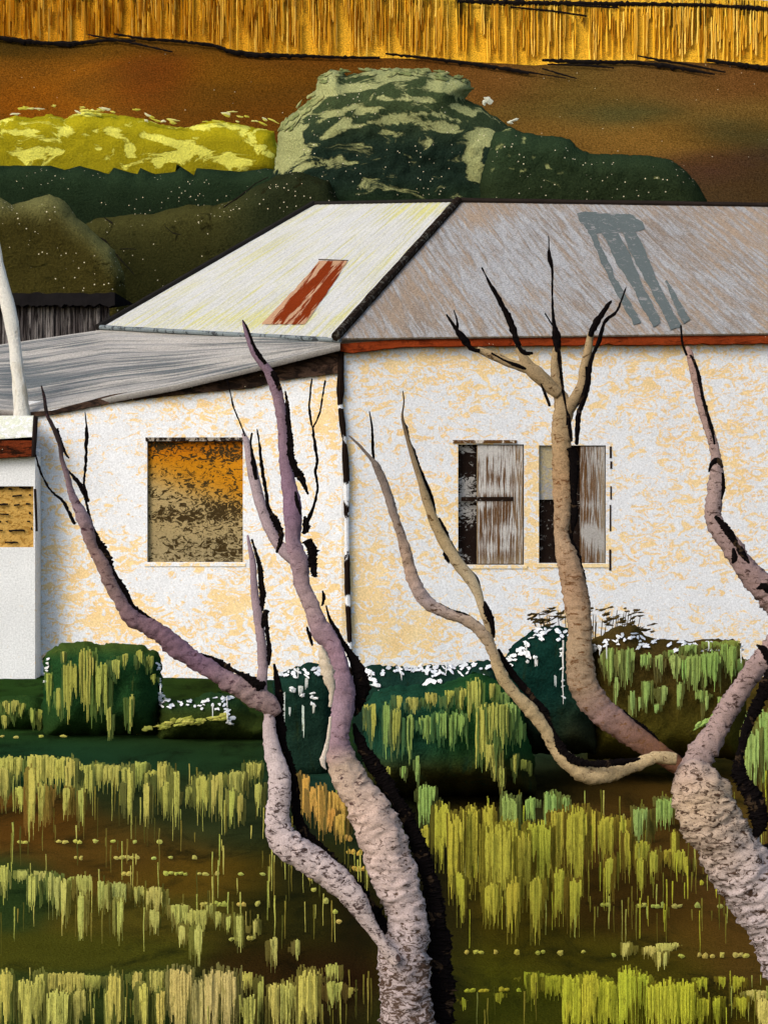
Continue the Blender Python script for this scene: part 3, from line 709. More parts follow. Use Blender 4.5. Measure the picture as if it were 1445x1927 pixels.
b = MB(); quad_grid(b, 277, 457, 829, 1058, DL, g1, .045, 6); b.build('pane', M_glass, w1)
b = MB(); box_px(b, 274, 460, 823, 830, DL, .012, .05, C((150,140,126), KW), C((36,28,24), KW), .52); b.build('lintel', M_flake, w1)
b = MB(); box_px(b, 272, 462, 1059, 1066, DL, .008, .05, white, cream, .5); b.build('sill', M_wall, w1)
def shut_win(par, x0, x1, y0, y1, parts):
    pass
w2 = bpy.data.objects.new('window', None); COL.objects.link(w2); w2.parent = house; w2.location = P(924, 1063, DR(924))-Vector(house.location); w2['label'] = 'window with a brown shutter half covering it, left of the tan trunk'
def gdark(x, y): return C((30,22,18)), C((150,147,142)), blobmask([(875,845,20,10,.26),(875,905,22,10,.2),(878,930,24,18,.25),(880,965,24,20,.2),(870,1050,16,14,.15),(1030,960,1,1,0)], x, y, .36)
b = MB(); quad_grid(b, 862, 986, 836, 1063, DR, gdark, .06); b.build('pane', M_glass, w2)
def sh(x, y):
    c = mixc((112,84,56), (88,62,40), .5+.5*nz(x*.08, y*.01)); c = mixc(c, (150,130,100), sstep(955, 985, x)*.7); c = mixc(c, (150,136,110), sstep(1040, 1062, y)*.7)
    return C(c, KW), C((190,186,180), KW), blobmask([(910,848,40,14,.22),(950,880,40,20,.12),(930,920,40,12,.15),(900,950,30,8,.15),(960,1000,30,14,.12),(940,1030,30,10,.1)], x, y, .45)
b = MB(); quad_grid(b, 899, 984, 838, 1061, DR, sh, .012, 5); quad_grid(b, 899, 984, 838, 1061, DR, sh, .045, 40); box_px(b, 897.5, 899, 838, 1061, DR, -.013, .03, C((140,120,90))); b.build('shutter', M_shut, w2)
b = MB(); box_px(b, 868, 966, 935, 943, DR, -.008, .02, C((34,24,18)), C((150,146,140)), .40); b.build('rail', M_flake, w2)
b = MB(); box_px(b, 852, 972, 828, 834, DR, .012, .05, C((96,66,36), KW), C((200,190,176), KW), .45); b.build('lintel', M_flake, w2)
b = MB(); box_px(b, 858, 992, 1064, 1070, DR, .008, .05, white, cream, .5); b.build('sill', M_wall, w2)
w3 = bpy.data.objects.new('window', None); COL.objects.link(w3); w3.parent = house; w3.location = P(1077, 1060, DR(1077))-Vector(house.location); w3['label'] = 'window half hidden by the tan trunk, shutter on its right'
b = MB(); quad_grid(b, 1014, 1140, 838, 1060, DR, lambda x, y: (C((30,22,18)), C((140,134,126)), .38), .06); b.build('pane', M_glass, w3)
b = MB(); quad_grid(b, 1015, 1046, 839, 940, DR, lambda x, y: (C((170,156,122), KW), C((150,148,144), KW), .45+.1*sstep(890, 930, y)), .03); b.build('blind', M_glass, w3)
def sh3(x, y):
    c = mixc((116,86,56), (92,66,42), .5+.5*nz(x*.09, y*.01)); c = mixc(c, (160,150,130), sstep(1120, 1138, x)*.8)
    return C(c, KW), C((170,166,160), KW), blobmask([(1110,1000,20,14,.2),(1125,1020,16,20,.22),(1110,950,20,10,.12),(1125,870,14,30,.1)], x, y, .45)
b = MB(); quad_grid(b, 1092, 1138, 840, 1059, DR, sh3, .012, 5); quad_grid(b, 1092, 1138, 840, 1059, DR, sh3, .045, 40); b.build('shutter', M_shut, w3)
for x0, x1, y0, y1 in ((1147,1151,840,862),(1148,1152,868,882),(1148,1151,915,940),(1147,1150,950,1000),(1146,1150,1034,1074)):
    b = MB(); box_px(b, x0, x1, y0, y1, DR, .004, .02, C((40,30,26))); b.build('stay', M_black, w3)
b = MB(); box_px(b, 1010, 1146, 1061, 1068, DR, .008, .05, white, cream, .55); b.build('sill', M_wall, w3)
# far walls of the house
b = MB()
for q in ([(P(66,900,DL(66)).x, DL(66)+.23), (P(66,900,DL(66)).x-.02, 20.4)], [(P(66,900,DL(66)).x-.02, 20.4), (7.5, 20.4)]):
    (x0, y0), (x1, y1) = q
    pts = [Vector((x0,y0,0)), Vector((x1,y1,0)), Vector((x1,y1,2.45)), Vector((x0,y0,2.45))]; nn = Vector((y1-y0, x0-x1, 0)).normalized()*-.15
    b.poly_prism(pts, nn, white, cream, .45)
b.build('back_wall', M_wall, house)

# ------------------------------------------------------------------ low outbuilding at the left edge
DA = lambda x: 14.62
ann = thing('outbuilding', (P(30,1310,14.62).x-.6, 14.62, 0), 'low white outbuilding with red fascia cut by the left edge', 'outbuilding')
wl2 = C((220,221,219), KW)
wall('wall', -190, 66, lambda x: 858, DA, [(-70,63,915,1030)], lambda x, y: (wl2, C((226,216,196), KW), .36), ann, thick=.2)
b = MB(); q = [P(-190,824,14.54), P(63,822,14.54), P(63,782,14.76), P(-190,782,14.76)]
b.poly_prism(q, (0,0,-.03), C((226,228,206), KR), C((240,240,236), KR), .5); b.build('roof', M_flake, ann)
b = MB(); rows = []
for i in range(40):
    x = lerp(-190, 64, i/39); yt, yb = 826-.06*x, 862-.06*(x)+2*nz(x*.1, 3); Y = 14.54
    rows.append([b.vert(p, C((112,50,26), KW), C((40,24,16), KW), .5) for p in (P(x,yt,Y), P(x,yb,Y), P(x,yb,Y)+Vector((0,.07,0)), P(x,yt,Y)+Vector((0,.07,0)))])
b.grid(rows, True); b.face(*rows[0]); b.face(*reversed(rows[-1])); b.build('fascia', M_timber, ann)
for x0, x1, y0, y1, w in ((67,63,784,860,9),(66,69,920,1000,5)):
    b = MB(); bar(b, P(x0,y0,14.53), P(x1,y1,14.53), w/2/F*14.53, C((34,28,26))); b.build('corner_post', M_black, ann)
aw = bpy.data.objects.new('window', None); COL.objects.link(aw); aw.parent = ann; aw.location = P(0,1030,14.62)-Vector(ann.location)
b = MB(); quad_grid(b, -70, 63, 915, 1030, DA, lambda x, y: (C((186,148,78)), C((150,112,50)), .45), .05); b.build('pane', M_glass, aw)
b = MB(); rr = random.Random(4)
for y in (918, 932, 950, 967, 982, 997, 1020):
    x = -60
    while x < 62:
        l = rr.uniform(8, 34)
        if rr.random() < .72:
            b = MB(); ragline(b, [(x, y+rr.uniform(-2,2), 4), (min(62, x+l), y+rr.uniform(-2,2), 3.5)], C((34,28,24)), lambda a, c: 14.65, 4, .6); b.build('louvre', M_black, aw)
        x += l+rr.uniform(3, 10)
# back of outbuilding
b = MB(); xr = P(66,900,14.62).x-.005
b.poly_prism([Vector((xr,14.83,0)), Vector((xr,15.0,0)), Vector((xr,15.0,2.05)), Vector((xr,14.83,1.98))], (-.15,0,0), wl2, wl2, .3); b.build('side_wall', M_wall, ann)
# rafters' shadow line: black dashed verge where the grey roof meets it
# ------------------------------------------------------------------ tubes for poles and trees
def catmull(tab, step):
    n = len(tab[0]); out = []
    pts = [tab[0]]+list(tab)+[tab[-1]]
    for i in range(1, len(pts)-2):
        p0, p1, p2, p3 = pts[i-1:i+3]; k = max(1, int(math.hypot(p2[0]-p1[0], p2[1]-p1[1])/step))
        for j in range(k):
            t = j/k; out.append(tuple(.5*((2*p1[q])+(-p0[q]+p2[q])*t+(2*p0[q]-5*p1[q]+4*p2[q]-p3[q])*t*t+(-p0[q]+3*p1[q]-3*p2[q]+p3[q])*t**3) for q in range(n)))
    out.append(tuple(tab[-1])); return out
def limb(b, tab, Y0, cols, c2, m=.3, dY=(0,0), gnarl=.10, n=12, step=4, flat=.72, spike=0.0, seed=0.0, uvk=(2.2, 14), sf=.11, sm=5.0):
    """a tapering branch along (x, y, width) as seen in the photo, at distance Y0; cols: list of (y, colour) down the branch"""
    pts = catmull(tab, step); rows = []; L = 0.0; prev = None; N = len(pts)
    for i, (x, y, w) in enumerate(pts):
        t = i/max(1, N-1); Y = Y0+lerp(dY[0], dY[1], t); p = P(x, y, Y); w = max(w, 1.6)
        if prev is not None: L += (p-prev).length
        prev = p
        a, bb = pts[max(0, i-1)], pts[min(N-1, i+1)]
        tx, ty = bb[0]-a[0], bb[1]-a[1]; d = math.hypot(tx, ty) or 1; nx, ny = -ty/d, tx/d
        side = Vector((nx, 0, -ny)); r = w/2/F*Y; c = cols(x, y)
        mm = m(x, y) if callable(m) else m
        cc2 = c2(x, y) if callable(c2) else c2
        ring = []
        for q in range(n):
            an = 2*math.pi*q/n
            ca, sa, hw = math.cos(an), math.sin(an), w/2
            g = 1+gnarl*(1.6*nz(ca*hw/34+seed, sa*hw/34, i*step/34+seed)+.9*nz(ca*hw/13, sa*hw/13+seed, i*step/13))
            if spike and sf < .2: g += spike*(1.2*nz(ca*hw/7+seed, sa*hw/7, i*step/7)+.9*nz(ca*hw/4, sa*hw/4+seed, i*step/4))
            elif spike: g += spike*(max(0, nz(x*sf+ca*sm, y*sf+sa*sm, seed+9)-.12)*1.5+.3*nz(x*sf*1.4+ca*sm*1.6, y*sf*1.4+sa*sm*1.6, seed))
            ring.append(b.vert(p+side*r*g*math.cos(an)+Vector((0, -1, 0))*r*flat*g*math.sin(an), c, cc2, mm, (uvk[0]*(q if q <= n//2 else n-q)/n*2, L*uvk[1])))
        rows.append(ring)
    b.grid(rows, True)
    for ring, (x, y, w), e in ((rows[0], pts[0], pts[1]), (rows[-1], pts[-1], pts[-2])):
        tipc = P(x+(x-e[0])*.6, y+(y-e[1])*.6, Y0+(dY[0] if ring is rows[0] else dY[1])); k = b.vert(tipc, cols(x, y), c2(x, y) if callable(c2) else c2, 0, b.uv[ring[0]])
        for q in range(n): b.face(ring[q], ring[(q+1) % n], k)
def ramp(tab, k=KB):
    if k == KB: tab = [(y, mixc(c, (sum(c)/3*.97,)*3, .22)) for y, c in tab]
    def f(x, y):
        if y <= tab[0][0]: return C(tab[0][1], k)
        for (a, ca), (bb, cb) in zip(tab, tab[1:]):
            if y <= bb: return C(mixc(ca, cb, (y-a)/(bb-a)), k)
        return C(tab[-1][1], k)
    return f
pl = MB(); limb(pl, [(-16,420,20),(-9,470,22),(3,530,24),(18,590,27),(27,640,24),(33,700,24),(40,768,30),(46,900,34),(48,1080,34),(50,1285,36)], 14.86, ramp([(0,(226,222,210)),(2000,(228,226,216))], KW), C((196,184,160), KW), .4, gnarl=.08, n=14, step=8, seed=3)
tag(pl.build('pole', M_pole, smooth=True), 'pale leaning pole rising behind the low outbuilding roof', 'pole')

# timber shed behind
shed = thing('timber_shed', P(80,1200,18.6), 'weathered grey timber shed with a black roof edge, beyond the lean-to', 'shed')
b = MB(); rr = random.Random(9); x = -110
while x < 205:
    w = rr.uniform(4, 9); top = 566+rr.uniform(-3, 10); c = rr.choice([(118,112,108),(96,90,88),(132,126,122),(74,68,66),(108,102,98)]); Yb = 18.4+rr.uniform(-.015, .015)
    a = [P(x, top, Yb), P(x+w-.8, top+rr.uniform(-2, 2), Yb), P(x+w-.8, 1198, Yb), P(x, 1198, Yb)]
    b.poly_prism(a, (0, .04, 0), C(c, KW), C((34,30,30), KW), .50); x += w
b.build('board_wall', M_shut, shed)
b = MB(); xa, xb = P(-112,560,18.5).x, P(212,560,18.5).x
b.poly_prism([Vector((xa,18.46,0)), Vector((xb,18.46,0)), Vector((xb,18.46,3.6)), Vector((xa,18.46,3.6))], (0,1.2,0), C((30,28,28))); b.build('inner_wall', M_black, shed)
b = MB(); rows = []
for i in range(60):
    x = lerp(-116, 216, i/59); yb = 574+7*nz(x*.11, 2)+4*nz(x*.5, 6); yt = 551+3*nz(x*.05, 8)
    p0, p1 = P(x, yt, 18.3), P(x, yb, 18.28); rows.append([b.vert(q, C((26,24,24))) for q in (p0, p1, p1+Vector((0,.08,0)), p0+Vector((0,1.5,.05)))])
b.grid(rows, True); b.face(*rows[0]); b.face(*reversed(rows[-1])); b.build('roof', M_black, shed)

# ------------------------------------------------------------------ trees in front
mauve = [(600,(120,94,112)),(780,(142,112,124)),(960,(142,108,132)),(1040,(166,134,142)),(1140,(164,136,134)),(1230,(160,122,136)),(1330,(164,132,146)),(1400,(160,126,134)),(1440,(196,166,138)),(1520,(204,172,152)),(1650,(202,176,166)),(1760,(190,170,166)),(1927,(184,164,158))]
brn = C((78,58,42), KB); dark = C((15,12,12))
T1 = thing('gnarled_tree', P(770,1976,4.55), 'mauve barked bare tree forking from one trunk in the centre foreground', 'tree', 'bare trees in the foreground')
trunkA = [(776,2010,140),(772,1960,122),(768,1927,106),(762,1850,92),(758,1800,94),(768,1760,76),(764,1716,72),(757,1690,76),(742,1650,86),(726,1600,84),(701,1540,84),(682,1500,66),(655,1460,62),(638,1420,52),(636,1390,42),(644,1350,42),(645,1300,44),(642,1262,32),(627,1220,32),(600,1180,38),(586,1140,32),(569,1100,29),(564,1060,33),(552,1020,28),(551,980,32),(547,930,30),(538,880,23),(534,830,20),(529,780,20),(521,740,22),(507,702,18),(492,682,16),(476,660,12),(465,630,9),(457,604,4)]
mA = lambda x, y: .43+.07*sstep(1650, 1850, y)-.03*sstep(1480, 1350, y)
b = MB(); limb(b, trunkA, 4.55, ramp(mauve), lambda x, y: C(mixc((100,72,80), (84,66,54), sstep(1300, 1600, y)), KB), mA, dY=(0,.10), gnarl=.11, spike=.13, n=26, seed=1, uvk=(1.4, 26)); b.build('trunk', M_bark, T1, smooth=True)
pale = [(1300,(174,148,148)),(1420,(198,178,174)),(1600,(200,178,172)),(1800,(190,168,158))]
b = MB(); limb(b, [(748,1812,26),(724,1782,24),(698,1742,26),(673,1703,44),(640,1664,50),(612,1640,54),(582,1616,56),(545,1594,58),(524,1562,48),(524,1505,44),(526,1460,42),(515,1420,32),(507,1382,28),(506,1350,20),(500,1320,17),(493,1290,18),(494,1250,20),(491,1200,18),(484,1150,18),(478,1100,13),(476,1060,12),(470,1030,8),(466,1008,4)], 4.5, ramp(pale+[]) if False else ramp([(1000,(150,124,136)),(1250,(160,136,140))]+pale), C((70,54,50), KB), lambda x, y: .38+.07*sstep(1420, 1480, y), dY=(0,.12), gnarl=.10, spike=.12, n=18, seed=2, uvk=(1.4, 26)); b.build('limb', M_bark, T1, smooth=True)
b = MB(); limb(b, [(520,1346,22),(506,1328,36),(476,1310,42),(450,1294,38),(424,1279,36),(387,1255,31),(345,1228,38),(314,1203,38),(283,1181,33),(252,1166,31),(231,1141,25),(217,1116,23),(204,1091,23),(193,1063,25),(175,1032,20),(165,1001,23),(154,970,25),(144,949,17),(133,924,14),(127,897,10),(117,866,8),(112,833,9),(100,804,8),(88,779,7),(84,752,6),(78,726,3)], 4.58, ramp([(720,(40,34,34)),(840,(70,56,52)),(880,(130,104,110)),(960,(160,132,140)),(1040,(158,122,112)),(1110,(156,124,118)),(1190,(136,100,112)),(1250,(146,108,128)),(1300,(168,136,130))]), C((84,60,66), KB), .425, dY=(0,-.25), gnarl=.10, spike=.2, n=16, seed=4, uvk=(1.4, 26)); b.build('limb', M_bark, T1, smooth=True)
b = MB(); limb(b, [(556,1056,22),(538,1040,24),(522,1022,22),(506,990,21),(491,950,21),(480,905,20),(471,865,18),(466,838,14),(458,815,8)], 4.62, ramp([(800,(172,154,158)),(1050,(168,142,146))]), C((60,46,48), KB), .40, dY=(0,.05), n=10, seed=6); b.build('limb', M_bark, T1, smooth=True)
def twigs(par, lst, Y, name='twig', k=.3, spike=.5):
    for i, tb in enumerate(lst):
        bb = MB(); limb(bb, tb, Y, lambda x, y: dark, C((70,58,52), KB), k, gnarl=.25, n=7, step=4, spike=spike, seed=i*1.9); bb.build(name, M_black, par)
twigs(T1, [[(140,986,7),(128,960,6),(118,942,6),(98,925,4),(86,908,4),(75,884,4),(67,856,3)], [(166,944,6),(158,908,5),(161,880,5),(162,840,6),(163,815,8),(162,795,3),(160,776,2)],
           [(572,1004,10),(580,978,8),(590,952,6),(596,930,5),(597,910,5),(593,888,5),(597,868,6),(593,838,5),(588,806,5),(582,770,4),(584,735,4),(587,712,2)], [(590,803,4),(600,782,4),(606,752,4),(612,716,3)],
           [(461,820,3),(450,792,3),(440,768,3),(434,742,2),(427,714,4)], [(506,960,6),(497,905,6),(491,865,5),(488,835,4),(484,808,3)], [(482,902,7),(477,870,8),(472,835,5),(474,815,3)]], 4.6)
def shade_strips(par, lst, Y, **kw):  # shade along the limbs, modelled as ragged black strips
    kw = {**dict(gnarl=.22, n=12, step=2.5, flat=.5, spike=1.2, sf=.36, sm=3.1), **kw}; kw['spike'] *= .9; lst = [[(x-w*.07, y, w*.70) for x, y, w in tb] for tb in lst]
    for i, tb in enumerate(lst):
        bb = MB(); limb(bb, tb, Y, lambda x, y: dark, C((58,46,34), KB), .38, seed=i*2.3+Y, **kw); bb.build('black_shade', M_black, par)
shade_strips(T1, [[(838,2000,60),(838,1927,52),(834,1850,62),(830,1780,58),(824,1720,54),(816,1670,44),(800,1620,40),(782,1570,38),(762,1530,36),(738,1490,36),(712,1450,36),(690,1415,36),(674,1385,22),(666,1362,8)],
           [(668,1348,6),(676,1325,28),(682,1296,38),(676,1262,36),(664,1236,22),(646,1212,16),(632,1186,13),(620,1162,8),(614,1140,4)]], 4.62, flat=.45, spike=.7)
shade_strips(T1, [[(594,1086,8),(590,1062,16),(588,1036,20),(580,1016,22)], [(578,1002,10),(577,988,16),(574,972,8)], [(580,930,5),(570,905,14),(560,888,20),(549,862,14),(547,830,14),(544,795,11),(541,760,8),(537,736,4)], [(528,734,8),(520,712,14),(513,698,10)], [(501,684,8),(488,668,9),(476,645,7),(466,618,6),(457,602,3)],
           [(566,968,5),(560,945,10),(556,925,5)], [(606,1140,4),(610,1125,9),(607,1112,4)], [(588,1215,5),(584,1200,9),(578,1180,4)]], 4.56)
shade_strips(T1, [[(735,1798,12),(722,1750,46),(692,1712,60),(660,1672,54),(628,1632,46),(600,1600,40),(574,1566,30),(560,1530,24),(556,1490,26),(546,1440,24),(534,1400,22),(528,1350,24),(526,1310,22),(522,1276,14),(516,1250,5)]], 4.6, flat=.45, spike=.7)
shade_strips(T1, [[(506,1252,5),(508,1225,11),(504,1195,8),(502,1172,10),(501,1150,5)], [(494,1182,4),(499,1165,16),(502,1148,14)], [(494,1150,5),(495,1120,16),(492,1090,14),(489,1065,10),(482,1040,8),(474,1015,5)], [(500,1285,8),(488,1290,24),(470,1278,18),(448,1266,11),(424,1253,15),(398,1240,12),(378,1232,7)],
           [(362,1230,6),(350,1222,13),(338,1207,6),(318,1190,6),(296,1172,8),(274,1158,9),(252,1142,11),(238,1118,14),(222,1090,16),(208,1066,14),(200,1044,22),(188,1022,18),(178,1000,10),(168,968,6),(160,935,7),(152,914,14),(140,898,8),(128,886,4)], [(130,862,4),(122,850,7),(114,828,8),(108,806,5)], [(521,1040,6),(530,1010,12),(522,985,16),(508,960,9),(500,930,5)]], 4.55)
# painted highlight, modelled as pale strips at the left edge of the trunk
for i, tb in enumerate([[(613,1448,3),(607,1434,11),(613,1412,9),(619,1385,7),(622,1350,5)], [(621,1330,8),(624,1300,12),(616,1262,24),(608,1235,20),(603,1216,8)]]):
    bb = MB(); limb(bb, tb, 4.5, ramp([(1200,(214,192,156)),(1460,(206,190,172))]), C((230,224,214), KB), .4, gnarl=.2, n=9, flat=.5, spike=.4, seed=i*3.3); bb.build('pale_highlight', M_bark, T1, smooth=True)

tan = [(640,(170,142,98)),(800,(172,142,98)),(900,(170,132,88)),(1000,(180,146,108)),(1100,(172,134,98)),(1220,(172,142,104)),(1290,(160,130,98)),(1340,(150,116,106)),(1420,(120,76,52))]
T2 = thing('gnarled_tree', P(1592,2000,4.42), 'tan barked bare tree with four spreading limbs at the right edge', 'tree', 'bare trees in the foreground')
b = MB(); limb(b, [(1632,2050,175),(1592,1990,150),(1546,1900,138),(1503,1815,130),(1456,1725,122),(1406,1652,116),(1366,1590,108),(1332,1530,112),(1316,1490,104),(1302,1460,76),(1290,1436,34)], 4.42, ramp([(1430,(184,154,138)),(1500,(194,164,130)),(1580,(192,166,144)),(1650,(194,174,168)),(1800,(190,170,168))]), C((74,56,44), KB), .462, gnarl=.12, spike=.13, n=28, seed=11, uvk=(1.4, 24)); b.build('trunk', M_bark, T2, smooth=True)
b = MB(); limb(b, [(1300,1466,60),(1312,1428,52),(1340,1388,46),(1367,1340,40),(1395,1294,38),(1423,1257,42),(1451,1226,46),(1478,1190,50),(1476,1150,54),(1448,1116,54),(1418,1087,45),(1394,1055,39),(1373,1024,36),(1353,999,33),(1341,970,30),(1344,942,30),(1348,900,28),(1348,870,21),(1344,845,17),(1333,807,18),(1321,766,17),(1311,724,17),(1304,693,16),(1297,664,13),(1293,653,8)], 4.46, ramp([(640,(168,130,114)),(900,(158,132,124)),(1100,(150,120,114)),(1200,(156,128,122)),(1440,(164,136,126))]), C((66,48,42), KB), .43, dY=(0,.25), gnarl=.10, spike=.2, n=18, seed=13, uvk=(1.4, 24)); b.build('limb', M_bark, T2, smooth=True)
b = MB(); limb(b, [(1292,1450,36),(1262,1432,36),(1221,1406,40),(1170,1370,48),(1127,1334,52),(1101,1296,54),(1091,1253,54),(1090,1213,46),(1090,1172,44),(1085,1131,48),(1077,1088,46),(1067,1050,40),(1057,1008,28),(1058,967,32),(1058,905,36),(1056,853,35),(1056,811,36),(1059,779,38),(1058,756,30),(1050,732,22),(1046,712,20),(1044,680,16),(1048,655,13)], 4.5, ramp(tan), C((112,78,50), KB), .43, dY=(0,.1), gnarl=.08, spike=.14, n=22, seed=17, uvk=(1.4, 24)); b.build('limb', M_bark, T2, smooth=True)
b = MB(); limb(b, [(1272,1430,22),(1233,1426,23),(1198,1440,24),(1154,1455,30),(1111,1457,37),(1076,1440,34),(1047,1410,26),(1023,1370,24),(1000,1338,26),(968,1306,22),(942,1268,22),(928,1230,19),(910,1195,21),(887,1175,22),(864,1163,19),(835,1152,20),(800,1130,25),(778,1091,24),(765,1046,22),(756,1012,18),(745,979,16),(734,946,16),(723,912,16),(709,879,13),(698,863,8),(676,838,5),(657,820,3)], 4.4, ramp([(820,(120,106,96)),(960,(150,130,116)),(1060,(182,148,120)),(1130,(190,164,156)),(1170,(184,156,128)),(1260,(194,164,112)),(1460,(196,166,114))]), C((92,68,50), KB), .41, dY=(0,-.2), gnarl=.10, spike=.2, n=16, seed=19, uvk=(1.4, 24)); b.build('limb', M_bark, T2, smooth=True)
b = MB(); limb(b, [(926,1212,10),(918,1176,14),(906,1140,15),(899,1116,18),(884,1088,22),(860,1057,23),(836,1019,22),(816,979,18),(801,937,16),(790,901,12),(778,863,10),(767,825,8),(759,796,6),(757,780,4),(760,756,3),(758,736,2)], 4.36, ramp([(730,(60,50,44)),(840,(140,116,84)),(1000,(188,158,106)),(1100,(204,180,138)),(1220,(190,160,112))]), C((104,78,46), KB), .41, dY=(0,-.05), gnarl=.1, n=10, seed=23); b.build('limb', M_bark, T2, smooth=True)
for tb, sd_ in (([(1062,780,26),(1078,757,25),(1093,730,20),(1099,694,18),(1107,656,16),(1112,626,12)], 1), ([(1052,742,18),(1030,724,26),(1012,705,30),(995,690,24),(980,664,15),(974,645,12)], 2), ([(1004,698,22),(985,691,18),(960,684,16),(935,672,16),(910,662,13),(898,657,10)], 3)):
    b = MB(); limb(b, tb, 4.58, ramp(tan), C((86,64,42), KB), .40, gnarl=.14, n=11, seed=sd_*3.1); b.build('branch', M_bark, T2, smooth=True)
twigs(T2, [[(1049,662,10),(1047,634,17),(1043,610,8),(1040,579,5),(1039,542,4),(1039,505,5),(1033,482,9),(1033,462,3),(1032,444,2)], [(1110,632,11),(1122,606,12),(1134,588,11),(1150,566,5)], [(976,652,12),(965,619,13),(952,589,12),(935,557,9),(922,534,7),(914,518,3),(907,504,3)],
           [(902,660,9),(885,654,12),(866,630,13),(852,609,7),(840,592,3)], [(860,620,6),(860,604,4),(854,584,2)], [(1085,836,6),(1087,806,9),(1089,779,9),(1104,734,8),(1112,679,8),(1126,644,8),(1139,604,7),(1159,587,6),(1171,560,5),(1178,540,2)], [(1292,668,4),(1284,645,4),(1281,612,4)],
           [(704,872,5),(701,840,5),(700,805,4),(695,774,2)], [(905,1145,5),(903,1110,6),(898,1088,5),(886,1075,4),(872,1062,5),(858,1040,6),(848,1018,4)], [(1040,612,4),(1026,590,3)], [(899,1130,3),(890,1112,4),(882,1102,2)]], 4.56, spike=.3)
shade_strips(T2, [[(1066,800,3),(1070,785,10),(1066,770,4),(1060,735,7),(1056,700,9),(1053,672,10),(1052,655,5)], [(1076,830,5),(1073,808,11),(1071,790,9)], [(1035,764,8),(1026,740,8),(1018,722,4)], [(1086,765,4),(1098,742,9),(1104,716,8),(1104,690,7)], [(990,694,5),(975,688,9),(950,678,5),(925,664,5)], [(1003,664,7),(988,664,12),(976,652,8)]], 4.5, spike=.5)
shade_strips(T2, [[(1076,842,20),(1082,870,22),(1080,930,20),(1082,970,17),(1074,1010,16),(1084,1040,20),(1092,1068,18),(1098,1100,22),(1102,1130,22),(1100,1152,28),(1104,1180,12),(1100,1208,20),(1108,1240,10),(1112,1270,5)], [(1100,1260,5),(1118,1290,14),(1140,1320,20),(1166,1342,26),(1196,1366,32),(1226,1394,34),(1246,1418,36),(1264,1424,30),(1296,1434,16)]], 4.56, flat=.5, spike=.5)
shade_strips(T2, [[(938,1222,7),(950,1246,15),(970,1274,16),(1000,1310,18),(1024,1340,18),(1040,1374,16),(1056,1408,22),(1080,1430,20),(1120,1438,18),(1170,1434,15),(1205,1428,6)], [(930,1200,5),(926,1170,15),(918,1150,18),(912,1132,5)], [(792,1120,5),(788,1098,9),(780,1070,8),(772,1040,8),(760,1012,9),(751,990,9),(742,968,4)], [(744,962,9),(736,938,14),(724,912,15),(713,886,14),(705,868,6)], [(820,965,3),(812,935,8),(800,905,8),(790,880,8),(780,852,9),(770,830,7),(764,806,9),(756,788,4)], [(846,1016,5),(838,998,9),(826,975,7)], [(845,1060,3),(841,1048,12),(836,1034,5)],
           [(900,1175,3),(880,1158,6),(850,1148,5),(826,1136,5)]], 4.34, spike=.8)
shade_strips(T2, [[(1420,1580,10),(1432,1545,40),(1420,1500,46),(1398,1466,36),(1392,1430,24),(1400,1396,22),(1416,1350,26),(1440,1300,36),(1462,1260,40)], [(1500,1730,34),(1464,1650,34),(1440,1590,18)], [(1452,1250,20),(1440,1225,20),(1424,1214,5)], [(1390,1032,7),(1378,1010,18),(1360,985,18),(1346,972,9)], [(1410,1060,5),(1396,1038,16),(1388,1026,8)], [(1358,940,5),(1362,915,9),(1360,890,7)], [(1334,888,4),(1340,872,10),(1352,866,14),(1360,880,5)], [(1345,836,5),(1340,808,9),(1332,780,9),(1324,752,7),(1318,722,8),(1312,694,7),(1300,668,5)], [(1378,1060,5),(1384,1050,16),(1380,1032,7)], [(1424,1108,5),(1440,1104,18),(1456,1118,18)]], 4.42, spike=.8)

